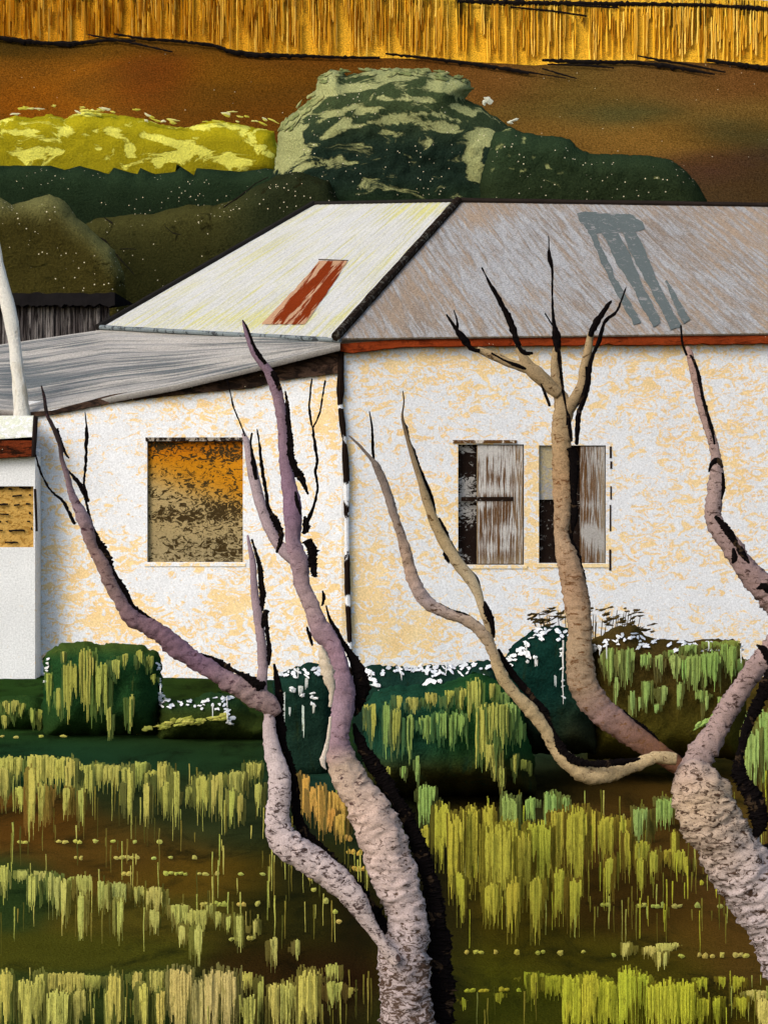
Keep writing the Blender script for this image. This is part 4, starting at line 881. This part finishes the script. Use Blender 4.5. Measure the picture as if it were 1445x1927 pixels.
# ------------------------------------------------------------------ bushes against the house
OL, OG, GR, LG, TANC, AMB, YG = (172,168,82), (160,162,76), (136,164,84), (146,170,92), (186,168,104), (194,150,72), (172,172,52)
rb_ = random.Random(21)
def blade_cols(b, x, w, y0, y1, Y, c, lean=0.0, stem=True, k=KG):
    """a tuft of upright grass leaves standing close together: ragged heads, running out into points at the foot"""
    h = y1-y0; cw = 2.6; n = max(1, int(round(w/cw))); cw = w/n
    fing = []; fx = x-w/2+rb_.uniform(1, 4)
    while fx < x+w/2: fing.append((fx, rb_.uniform(.62, 1.0) if n > 2 else 1.0)); fx += rb_.uniform(4, 10)
    if not fing: fing = [(x, 1.0)]
    fing[rb_.randrange(len(fing))] = (fing[0][0] if len(fing) == 1 else rb_.choice(fing)[0], 1.0)
    sd_ = rb_.uniform(0, 90); cc0 = tuple(max(0, v*rb_.uniform(.97, 1.03)) for v in c); cc = C(cc0, k); c2 = C(mixc(cc0, (80,80,26), .4), k)
    for i in range(n):
        xa, xb = x-w/2+cw*i, x-w/2+cw*(i+1); xm = (xa+xb)/2; ee = abs((i+.5)/n-.5)*2 if n > 1 else 0
        ty = y0+h*(.10*(nz(xm*.35, sd_)+.5)+.14*max(0, nz(xm*.9, sd_, 4))+.10*ee**3*rb_.random())
        reach = max(f*(1-.42*min(1.6, abs(xm-fxx)/6.0)) for fxx, f in fing); reach = max(.34, reach*(1-.2*ee**2)+.08*nz(xm*.8, sd_+7))
        by = min(y1, y0+h*reach)
        if by < ty+5: by = ty+5
        m = max(2, int((by-ty)/6)); rows = []; Yb = Y+rb_.uniform(-.02, .02)
        hw0 = cw*.58
        for j in range(m+1):
            t = j/m; y = lerp(ty, by, t); hw = hw0*(1-.65*t**3)*(1+.55*nz(xm*.6, y*.14, sd_)) if n > 1 else max(.5, w*.5*(1-.7*t**2)*(1+.4*nz(xm, y*.1)))
            xx = xm+1.4*nz(xm*.1, y*.03, sd_)+lean*(y1-y); p = P(xx, y, Yb); d = Vector((hw/F*Y, 0, 0))
            rows.append([b.vert(p-d, cc, c2, .40), b.vert(p+Vector((0, -.05*hw/F*Y, 0)), cc, c2, .40), b.vert(p+d, cc, c2, .40)])
        if stem and by < y1-3 and (i % 3 == 0):
            for y in (lerp(by, y1, .5), y1):
                p = P(xm, y, Yb); d = Vector((.3/F*Y, 0, 0)); rows.append([b.vert(p-d, cc, c2, .5), b.vert(p+Vector((0, -.001, 0)), cc, c2, .5), b.vert(p+d, cc, c2, .5)])
        b.grid(rows)
DF = {}
def bush(name, outline, Yc, thick, R, base, base2, label, strokes=(), m=.36, seed=1.0, step=8, amp=5.5, cat='bush', off=.05):
    xs = [p[0] for p in outline]; xm = (min(xs)+max(xs))/2
    t = thing(name, (P(xm, 1000, Yc).x, Yc, 0), label, cat, 'bushes along the farmhouse wall')
    cf = base if callable(base) else (lambda x, y: (C(base, KG), C(base2, KG), m))
    o, df = puff('foliage', outline, Yc, thick, R, cf, M_bushf, t, step=step, amp=amp, seed=seed)
    if strokes:
        b = MB()
        for x, w, y0, y1, c in strokes:                      # darker shoots behind the pale ones
            if w > 5 and c[0] < 200:
                q = cf(x, (y0+y1)/2)[0]; mid = mixc(tuple(255*(v/KG)**(1/2.2) for v in q), c, rb_.uniform(.25, .5))
                blade_cols(b, x+rb_.uniform(-8, 8), w*1.3+5, y0+rb_.uniform(-4, 10), y1+rb_.uniform(2, 24), min(df(x, lerp(y0, y1, q)) for q in (.05, .5, .9))-off+.02, mid, stem=False)
        for x, w, y0, y1, c in strokes: blade_cols(b, x, w, y0, y1, min(df(x, lerp(y0, y1, q)) for q in (.05, .3, .6, .9))-off, c, stem=False)
        b.build('leaves', M_blade, t)
    DF[t.name] = df
    return t, df
def clipc(x, y):
    c = mixc((66,84,34), (32,64,32), sstep(1215, 1240, y-.0006*(x-195)**2)); c = mixc(c, (38,60,26), sstep(1300, 1390, y)); return C(c, KG), C((112,112,50), KG), .33
S = [(132,26,1238,1374,OG),(162,26,1214,1372,OG),(191,22,1243,1388,OG),(218,14,1240,1285,OL),(92,9,1262,1335,OG),(248,9,1305,1385,OG),(110,8,1290,1350,OG),(172,8,1230,1300,OL),(236,10,1228,1262,OG),(262,12,1222,1256,OG),(282,12,1232,1262,OG),(205,7,1330,1388,OG),(120,6,1225,1250,OL),(288,10,1268,1290,OG)]
bush('clipped_bush', [(82,1238),(96,1220),(120,1213),(165,1209),(215,1209),(262,1214),(292,1224),(302,1240),(304,1290),(305,1346),(300,1392),(80,1392)], 11.2, .5, 60, clipc, None, 'rounded clipped green bush with olive streaks below the amber window', S, seed=2)
lowc = lambda x, y: (C(mixc((44,70,30), (40,62,24), sstep(1320, 1380, y)), KG), C((86,98,40), KG), .33)
bush('low_bush', [(-60,1330),(-20,1312),(0,1312),(40,1308),(66,1310),(86,1322),(96,1346),(98,1385),(-60,1385)], 11.5, .35, 40, lowc, None, 'low dark green bush by the outbuilding wall at the left edge', [(12,14,1318,1352,OL),(28,14,1316,1348,OG),(40,10,1322,1350,OG),(8,10,1345,1375,OG),(60,6,1330,1365,OG),(76,8,1334,1360,OG)], seed=5)
midc = lambda x, y: (C(mixc((40,64,34), (44,54,20), sstep(1318, 1350, y)), KG), C((60,76,36), KG), .33)
t, df = bush('low_bush', [(292,1400),(296,1330),(310,1312),(340,1322),(368,1312),(400,1303),(430,1306),(456,1326),(480,1345),(520,1360),(530,1400)], 11.0, .4, 40, midc, None, 'low green mound of leaves under the curved mauve limb', [(258,1,1380,1384,OG)], seed=7)
b = MB()
for i in range(36):
    u = rb_.random(); x = lerp(292, 425, u); y = lerp(1366, 1350, u)+rb_.gauss(0, 4); dab(b, x, y, rb_.uniform(10, 26), rb_.uniform(4, 9), rb_.uniform(-.3, 0), df(x, y)-.05, C(rb_.choice([OG, OL, (138,140,60)]), KG), seed=i*.9, thick=.01)
dab(b, 277, 1372, 18, 10, 0, df(300, 1372)-.1, C(OG, KG), seed=3.3, thick=.01)
b.build('pale_leaves', M_leaf, t)
teal = lambda x, y: (C(mixc((26,52,42), (26,46,36), sstep(1260, 1400, y)), KG), C((36,50,30), KG), .38)
bush('dark_bush', [(512,1300),(520,1268),(548,1262),(560,1252),(585,1246),(610,1254),(632,1258),(640,1300),(640,1450),(620,1480),(540,1480),(512,1440)], 9.6, .3, 40, teal, None, 'dark teal bush seen between the two mauve trunks', [(577,5,1275,1300,(206,210,204)),(534,4,1300,1370,(190,196,188)),(570,4,1320,1395,(196,200,192)),(590,4,1325,1345,(200,204,198)),(566,8,1290,1312,(214,216,210)),(545,4,1330,1350,(190,196,188))], seed=9)
bush('dark_bush', [(664,1300),(672,1262),(700,1252),(735,1252),(780,1256),(820,1250),(860,1252),(900,1246),(925,1240),(950,1262),(960,1310),(960,1420),(664,1420)], 10.6, .4, 50, teal, None, 'long dark teal bush along the wall right of the mauve trunk', [], seed=12)
S = [(692,15,1322,1384,OL),(703,8,1318,1405,OL),(727,11,1318,1432,GR),(746,15,1328,1425,OG),(752,10,1308,1340,OL),(775,24,1310,1348,OL),(772,12,1342,1445,GR),(803,30,1345,1402,GR),(811,22,1302,1335,OL),(830,20,1338,1405,GR),(846,18,1298,1335,OL),(860,28,1338,1418,GR),(871,12,1293,1342,OL),(892,24,1273,1372,OL),(912,34,1318,1474,OL),(938,38,1320,1422,OG),(924,22,1398,1476,OL),(943,10,1440,1492,OG),(960,22,1318,1392,GR),(976,14,1348,1412,GR),(926,10,1284,1322,OG),(970,8,1418,1462,OG),(985,10,1428,1452,OG),(730,8,1440,1474,OG),(760,8,1440,1468,GR),(785,6,1420,1475,GR),(950,18,1302,1340,GR)]
moundc = lambda x, y: (C(mixc(mixc((30,66,48), (34,70,34), sstep(760, 900, x)), (48,44,16), sstep(1400, 1470, y)), KG), C((26,46,28), KG), .40)
bush('grassy_mound', [(684,1500),(684,1340),(700,1300),(740,1292),(800,1290),(850,1282),(892,1266),(930,1276),(960,1300),(985,1350),(1004,1420),(1010,1500)], 8.6, .5, 60, moundc, None, 'leafy mound with yellow green shoots left of the tan limb', S, seed=14, cat='shrub', off=.08)
tl2 = lambda x, y: (C(mixc((18,48,40), (34,44,30), sstep(1300, 1400, y)+.4*sstep(1040, 1080, x)), KG), C((40,44,22), KG), .38)
bush('dark_bush', [(935,1260),(960,1222),(985,1196),(1000,1184),(1040,1178),(1070,1182),(1108,1190),(1120,1260),(1124,1420),(985,1420),(950,1340)], 9.0, .35, 45, tl2, None, 'dark blue green bush left of the thick tan trunk', [(1059,3,1200,1330,(210,212,206)),(1008,6,1240,1256,(208,210,206)),(1045,4,1270,1295,(190,196,190))], seed=16)
olc = lambda x, y: (C(mixc((72,58,26), (70,64,20), sstep(1220, 1400, y)), KG), C((48,42,18), KG), .36)
S = [(1145,18,1216,1295,LG),(1134,10,1228,1252,LG),(1165,10,1223,1262,LG),(1185,18,1213,1302,LG),(1190,8,1298,1348,LG),(1215,20,1228,1262,LG),(1218,14,1280,1338,LG),(1240,14,1230,1278,LG),(1248,16,1288,1332,LG),(1270,22,1228,1288,LG),(1278,8,1283,1338,LG),(1290,14,1238,1292,GR),(1310,36,1228,1318,GR),(1338,36,1220,1305,GR),(1320,22,1298,1328,GR),(1370,30,1208,1290,GR),(1388,18,1236,1288,GR),(1330,6,1308,1342,LG),(1300,22,1212,1236,GR),(1340,40,1206,1226,(130,146,66)),(1375,34,1204,1224,(130,146,66)),(1262,10,1222,1240,GR),(1235,8,1325,1345,LG),(1160,6,1270,1330,LG),(1204,6,1310,1340,LG),(1355,10,1310,1330,LG)]
t, df = bush('streaked_bush', [(1108,1210),(1130,1198),(1160,1180),(1195,1176),(1215,1196),(1240,1204),(1290,1208),(1340,1203),(1380,1204),(1394,1214),(1402,1250),(1404,1300),(1396,1430),(1108,1430)], 9.2, .4, 55, olc, None, 'brown bush with light green streaks right of the tan trunk', S, seed=18)
b = MB()
for i in range(20):
    u = rb_.random(); x = lerp(1300, 1368, u); y = lerp(1374, 1330, u)+rb_.gauss(0, 3); dab(b, x, y, rb_.uniform(8, 18), rb_.uniform(4, 8), -.6, df(x, y)-.05, C(rb_.choice([LG, GR]), KG), seed=i*.9, thick=.01)
b.build('pale_leaves', M_leaf, t)
def flecks(par, lst, Y, cols, name='white_flecks'):  # ragged white paint breaks at the bush tops, modelled as flecks
    b = MB()
    for x0, x1, ya, yb, n, smin, smax in lst:
        for i in range(n):
            u = rb_.random(); x = lerp(x0, x1, u); y = lerp(ya, yb, u)+abs(rb_.gauss(0, 9))+1
            dab(b, x, y, rb_.uniform(smin, smax)*1.5, rb_.uniform(smin, smax)*.8, rb_.uniform(-.8, .8), (lambda p, q: DF[par.name](p, q)-.03), C(rb_.choice(cols), KW), n=13, seed=x*.31+i, thick=.008)
            if rb_.random() < .06: limb(b, [(x, y, 3), (x+rb_.uniform(-1, 1), y+rb_.uniform(8, 26), 1.6)], Y, lambda a, q: C((216,218,214), KW), C((216,218,214), KW), .3, n=5, step=5)
    b.build(name, M_leaf, par)
WB = [(226,228,226),(214,216,212),(232,232,228)]
for o in [q for q in bpy.data.objects if q.parent is None and q.get('group') == 'bushes along the farmhouse wall']:
    l = o['label']
    if l.startswith('dark teal'): flecks(o, [(520,630,1262,1252,26,3,9),(540,620,1290,1310,8,4,9)], 9.2, WB)
    elif l.startswith('long dark'): flecks(o, [(668,940,1258,1246,60,3,10),(690,720,1262,1290,6,6,14),(792,830,1240,1270,8,4,12),(805,822,1275,1290,4,8,16)], 10.1, WB)
    elif l.startswith('dark blue'): flecks(o, [(938,1010,1258,1186,30,3,9),(1000,1110,1180,1190,24,3,9),(975,1010,1225,1232,8,4,12),(1055,1062,1210,1330,8,3,6)], 8.6, WB)
    elif l.startswith('brown bush'): flecks(o, [(1112,1200,1215,1182,24,3,9),(1200,1400,1198,1212,44,3,10)], 8.75, WB)
    elif l.startswith('low green'): flecks(o, [(300,330,1300,1330,14,3,10),(320,440,1322,1308,26,3,8),(425,440,1330,1350,6,4,10)], 10.5, WB)
    elif l.startswith('rounded'): flecks(o, [(298,306,1235,1330,12,3,7),(84,90,1290,1235,6,3,7)], 10.65, WB)
# dry scrub tips over the wall foot
b = MB()
for x, y, w, h in [(1090,1150,50,10),(1035,1148,36,9),(1010,1162,30,7),(1030,1170,24,8),(1060,1156,30,9),(1130,1146,40,14),(1160,1160,30,10),(1190,1150,34,12),(1180,1172,26,8),(1215,1178,36,6),(1000,1156,20,5),(1145,1165,20,8)]:
    for q in range(9): dab(b, x+rb_.uniform(-w/2, w/2), y+rb_.uniform(-h/2, h/2+8), rb_.uniform(8, 22), rb_.uniform(2, 4.5), rb_.uniform(-.55, .05), 9.3+rb_.uniform(-.05, .05), C(rb_.choice([(72,58,30),(60,50,26),(84,70,40)]), KG), seed=x+q, thick=.01)
for i in range(30):
    x0 = rb_.uniform(1005, 1215); x1 = lerp(x0, 1100, .12); yt = rb_.uniform(1150, 1176)
    limb(b, [(x1, 1215, 2.2), (lerp(x1, x0, .5), 1192, 2), (x0, yt, 1.4)], 9.32, lambda x, y: C((64,52,28), KG), C((64,52,28), KG), .3, n=5, step=8)
tag(b.build('dry_shrub', M_leaf), 'brown dry twiggy shrub around the foot of the tan trunk by the wall', 'shrub')

# ------------------------------------------------------------------ grass
gr = MB()
ST = []
for r in [ # olive tufts, left
 (20,34,1420,1482),(5,16,1440,1532),(36,12,1478,1532),(60,10,1440,1582),(78,40,1418,1492),(78,10,1470,1565),(102,10,1430,1480),(118,22,1422,1502),(132,14,1425,1534),(125,10,1480,1548),(160,22,1436,1514),(152,7,1480,1565),(186,14,1434,1492),(210,26,1438,1495),(235,10,1440,1502),(245,8,1440,1555),(264,18,1432,1492),(283,18,1448,1492),(275,8,1470,1560),(305,14,1430,1534),(312,8,1470,1545),(332,8,1444,1562),(358,14,1478,1524),(382,20,1456,1538),(404,10,1458,1548),(415,6,1448,1545),(446,22,1448,1512),(437,8,1480,1562),(452,7,1490,1558),(478,22,1434,1482),(486,9,1470,1538)]: ST.append((*r, OL))
for r in [(6,14,1628,1695),(42,14,1638,1664),(60,10,1642,1718),(75,18,1638,1672),(102,18,1638,1732),(120,8,1648,1748),(135,12,1650,1682),(158,22,1644,1702),(152,9,1680,1772),(190,8,1654,1724),(200,6,1660,1722),(222,24,1660,1712),(226,9,1690,1772),(262,14,1666,1708),(290,24,1668,1732),(290,14,1710,1762),(312,12,1688,1712),(338,24,1700,1758),(342,9,1740,1788),(370,28,1710,1764),(373,11,1740,1824),(395,10,1700,1732),(410,8,1714,1752),(450,7,1718,1802),(430,6,1722,1760),(480,6,1730,1770),(515,10,1762,1832),(560,6,1766,1810)]: ST.append((*r, (172,172,90)))
for r in [(12,18,1818,1960),(50,24,1838,1970),(75,14,1828,1955),(120,60,1828,1890),(108,32,1860,1965),(165,40,1833,1880),(150,18,1860,1950),(215,18,1828,1960),(205,10,1860,1955),(258,14,1828,1872),(270,12,1848,1960),(295,20,1824,1885),(302,12,1860,1960),(465,16,1828,1875),(465,24,1870,1965),(515,15,1846,1965),(540,20,1846,1960),(580,28,1822,1965),(595,14,1828,1866),(625,18,1812,1858),(630,22,1844,1905),(560,14,1850,1950),(490,8,1838,1950),(660,7,1858,1884),(440,8,1840,1940)]: ST.append((*r, (180,172,86)))
for r in [(340,32,1818,1970),(375,22,1842,1965),(415,46,1818,1975),(395,18,1850,1960)]: ST.append((*r, (182,164,100)))
for r in [(575,10,1453,1545),(592,14,1478,1560),(610,26,1500,1540),(605,10,1476,1585),(632,28,1488,1565),(640,14,1530,1590),(622,14,1520,1570)]: ST.append((*r, AMB))
for r in [(803,24,1473,1575),(815,22,1516,1566),(958,22,1494,1600),(998,14,1498,1560),(1036,18,1484,1600),(1205,20,1518,1595),(1250,24,1500,1565),(1240,10,1504,1540),(1060,18,1498,1560)]: ST.append((*r, GR))
for r in [(800,12,1550,1635),(832,22,1508,1645),(856,20,1524,1705),(866,12,1640,1750),(884,22,1514,1695),(918,14,1508,1695),(936,36,1545,1742),(925,20,1660,1750),(958,24,1540,1705),(965,18,1650,1778),(986,18,1560,1720),(1010,40,1544,1695),(1008,17,1650,1780),(1036,22,1560,1655),(1060,36,1520,1664),(1052,14,1630,1745),(1085,30,1510,1695),(1083,17,1650,1765),(1112,14,1518,1624),(1140,22,1534,1644),(1146,11,1610,1716),(1172,10,1534,1644),(1180,8,1558,1665),(1208,22,1580,1645),(1204,10,1610,1695),(1230,12,1598,1665),(1258,14,1598,1634),(1278,16,1598,1645),(1268,6,1560,1640),(1290,8,1610,1650)]: ST.append((*r, (168,162,58)))
for r in [(993,10,1828,1864),(1005,10,1828,1904),(1045,30,1833,1884),(1075,26,1830,1962),(1068,14,1880,1950),(1110,24,1823,1968),(1140,22,1838,1960),(1180,26,1818,1968),(1210,16,1828,1955),(1246,42,1843,1970),(1282,38,1843,1965),(1320,16,1838,1874),(1320,22,1876,1950),(1348,11,1876,1940),(1358,10,1838,1864),(1390,18,1836,1874),(1394,15,1876,1920),(1160,14,1850,1950),(1226,14,1850,1950),(1300,14,1860,1950),(1125,10,1850,1945),(1020,6,1830,1860),(873,5,1878,1906),(940,12,1868,1894),(1094,10,1836,1940),(1196,10,1836,1940)]: ST.append((*r, YG))
for r in [(1424,30,1862,1898),(1436,16,1876,1960),(1178,10,1772,1808),(1222,18,1780,1806),(1250,24,1774,1802),(1240,5,1790,1830),(1252,5,1790,1828),(1270,10,1774,1790)]: ST.append((*r, (196,186,98)))
for r in [(1410,13,1366,1505),(1423,7,1364,1505),(1438,15,1332,1485),(1455,12,1340,1490),(1400,9,1338,1372)]: ST.append((*r, LG))
for x, w, y0, y1, c in ST:                               # darker growth standing behind each pale tuft
    gc = ground_col(x, (y0+y1)/2); h = y1-y0
    blade_cols(gr, x+rb_.uniform(-6, 6), w*1.5+8, y0-h*.04+rb_.uniform(-4, 6), y1+rb_.uniform(0, 10), gY(min(1990, y1))+.07, mixc(gc, c, rb_.uniform(.32, .60)), stem=False)
    if rb_.random() < .5: blade_cols(gr, x+rb_.uniform(-22, 22), w*.8+6, y0+h*rb_.uniform(.0, .3), y1+rb_.uniform(-5, 12), gY(min(1990, y1))+.10, mixc(gc, c, rb_.uniform(.22, .45)), stem=False)
for x, w, y0, y1, c in ST: blade_cols(gr, x, w*1.28, y0, y1, gY(y1), c, k=1.06)
def low(x, y, w, h, c): # low pale tufts: a few short blades and a flat spray
    Y = gY(y+h/2); cc = C(tuple(v*rb_.uniform(.94, 1.05) for v in c), KG)
    for q in range(max(1, int(w/9))):
        dab(gr, x-w/2+9*(q+.5)+rb_.uniform(-2, 2), y+rb_.uniform(-1.5, 1.5), rb_.uniform(9, 13), h*rb_.uniform(.7, 1.1), rb_.uniform(-.2, .2), Y, cc, n=8, seed=x+q*1.3, thick=.006)
for row, c in (([(42,20),(117,18),(148,24),(182,16),(217,16),(258,16),(300,10)], (1585, 9, OL)), ([(150,20),(240,48),(290,12),(324,14),(367,8)], (1615, 9, OL)), ([(240,20),(332,48),(380,18),(412,16),(455,14),(495,8)], (1645, 9, OL)), ([(387,22),(415,28),(455,18),(488,14)], (1702, 10, OL)), ([(445,30),(472,20)], (1768, 9, OL)),
               ([(1138,18),(1210,20),(1240,32),(1275,18),(1312,12),(1352,6)], (1705, 11, OG)), ([(878,12),(905,26),(938,16),(975,14),(1020,22),(1055,12),(1098,8)], (1793, 10, (170,160,70))), ([(1155,8),(1285,16),(1325,24),(1343,10),(1362,16),(1390,20),(1406,12)], (1799, 11, (176,168,80))), ([(884,18),(910,22),(950,18),(975,8)], (1865, 11, YG)), ([(4,8),(34,16),(78,7),(117,7)], (1387, 6, OL)), ([(1323,12)], (1662, 14, YG))):
    for x, w in row: low(x, c[0], w, c[1], c[2])
for x, y, w in [(585,1655,12),(596,1675,16),(614,1697,14),(632,1716,14),(640,1735,16),(655,1578,18),(668,1605,30),(676,1636,30)]: low(x, y, w, 12, AMB if x > 645 else OL)
for i in range(560):                                     # fine single blades among them
    x = rb_.uniform(0, 1445); y0 = rb_.choice([rb_.uniform(1425, 1500), rb_.uniform(1640, 1720), rb_.uniform(1820, 1900), rb_.uniform(1500, 1640)])
    if y0 < 1480 and x > 500 and x < 1390: y0 += 150
    if 700 < x < 870 and y0 > 1480: continue
    h = rb_.uniform(20, 90); c = rb_.choice([OL, OG, (120,112,46), (98,92,36), (78,76,30)]) if x < 700 else rb_.choice([YG, OG, (116,112,40), (94,90,30)])
    blade_cols(gr, x, rb_.uniform(1.4, 3.2), y0, y0+h, gY(min(1990, y0+h)), c)
tag(gr.build('grass', M_blade), 'pale olive grass tufts hanging in ragged rows across the dark ground', 'grass', 'stuff')
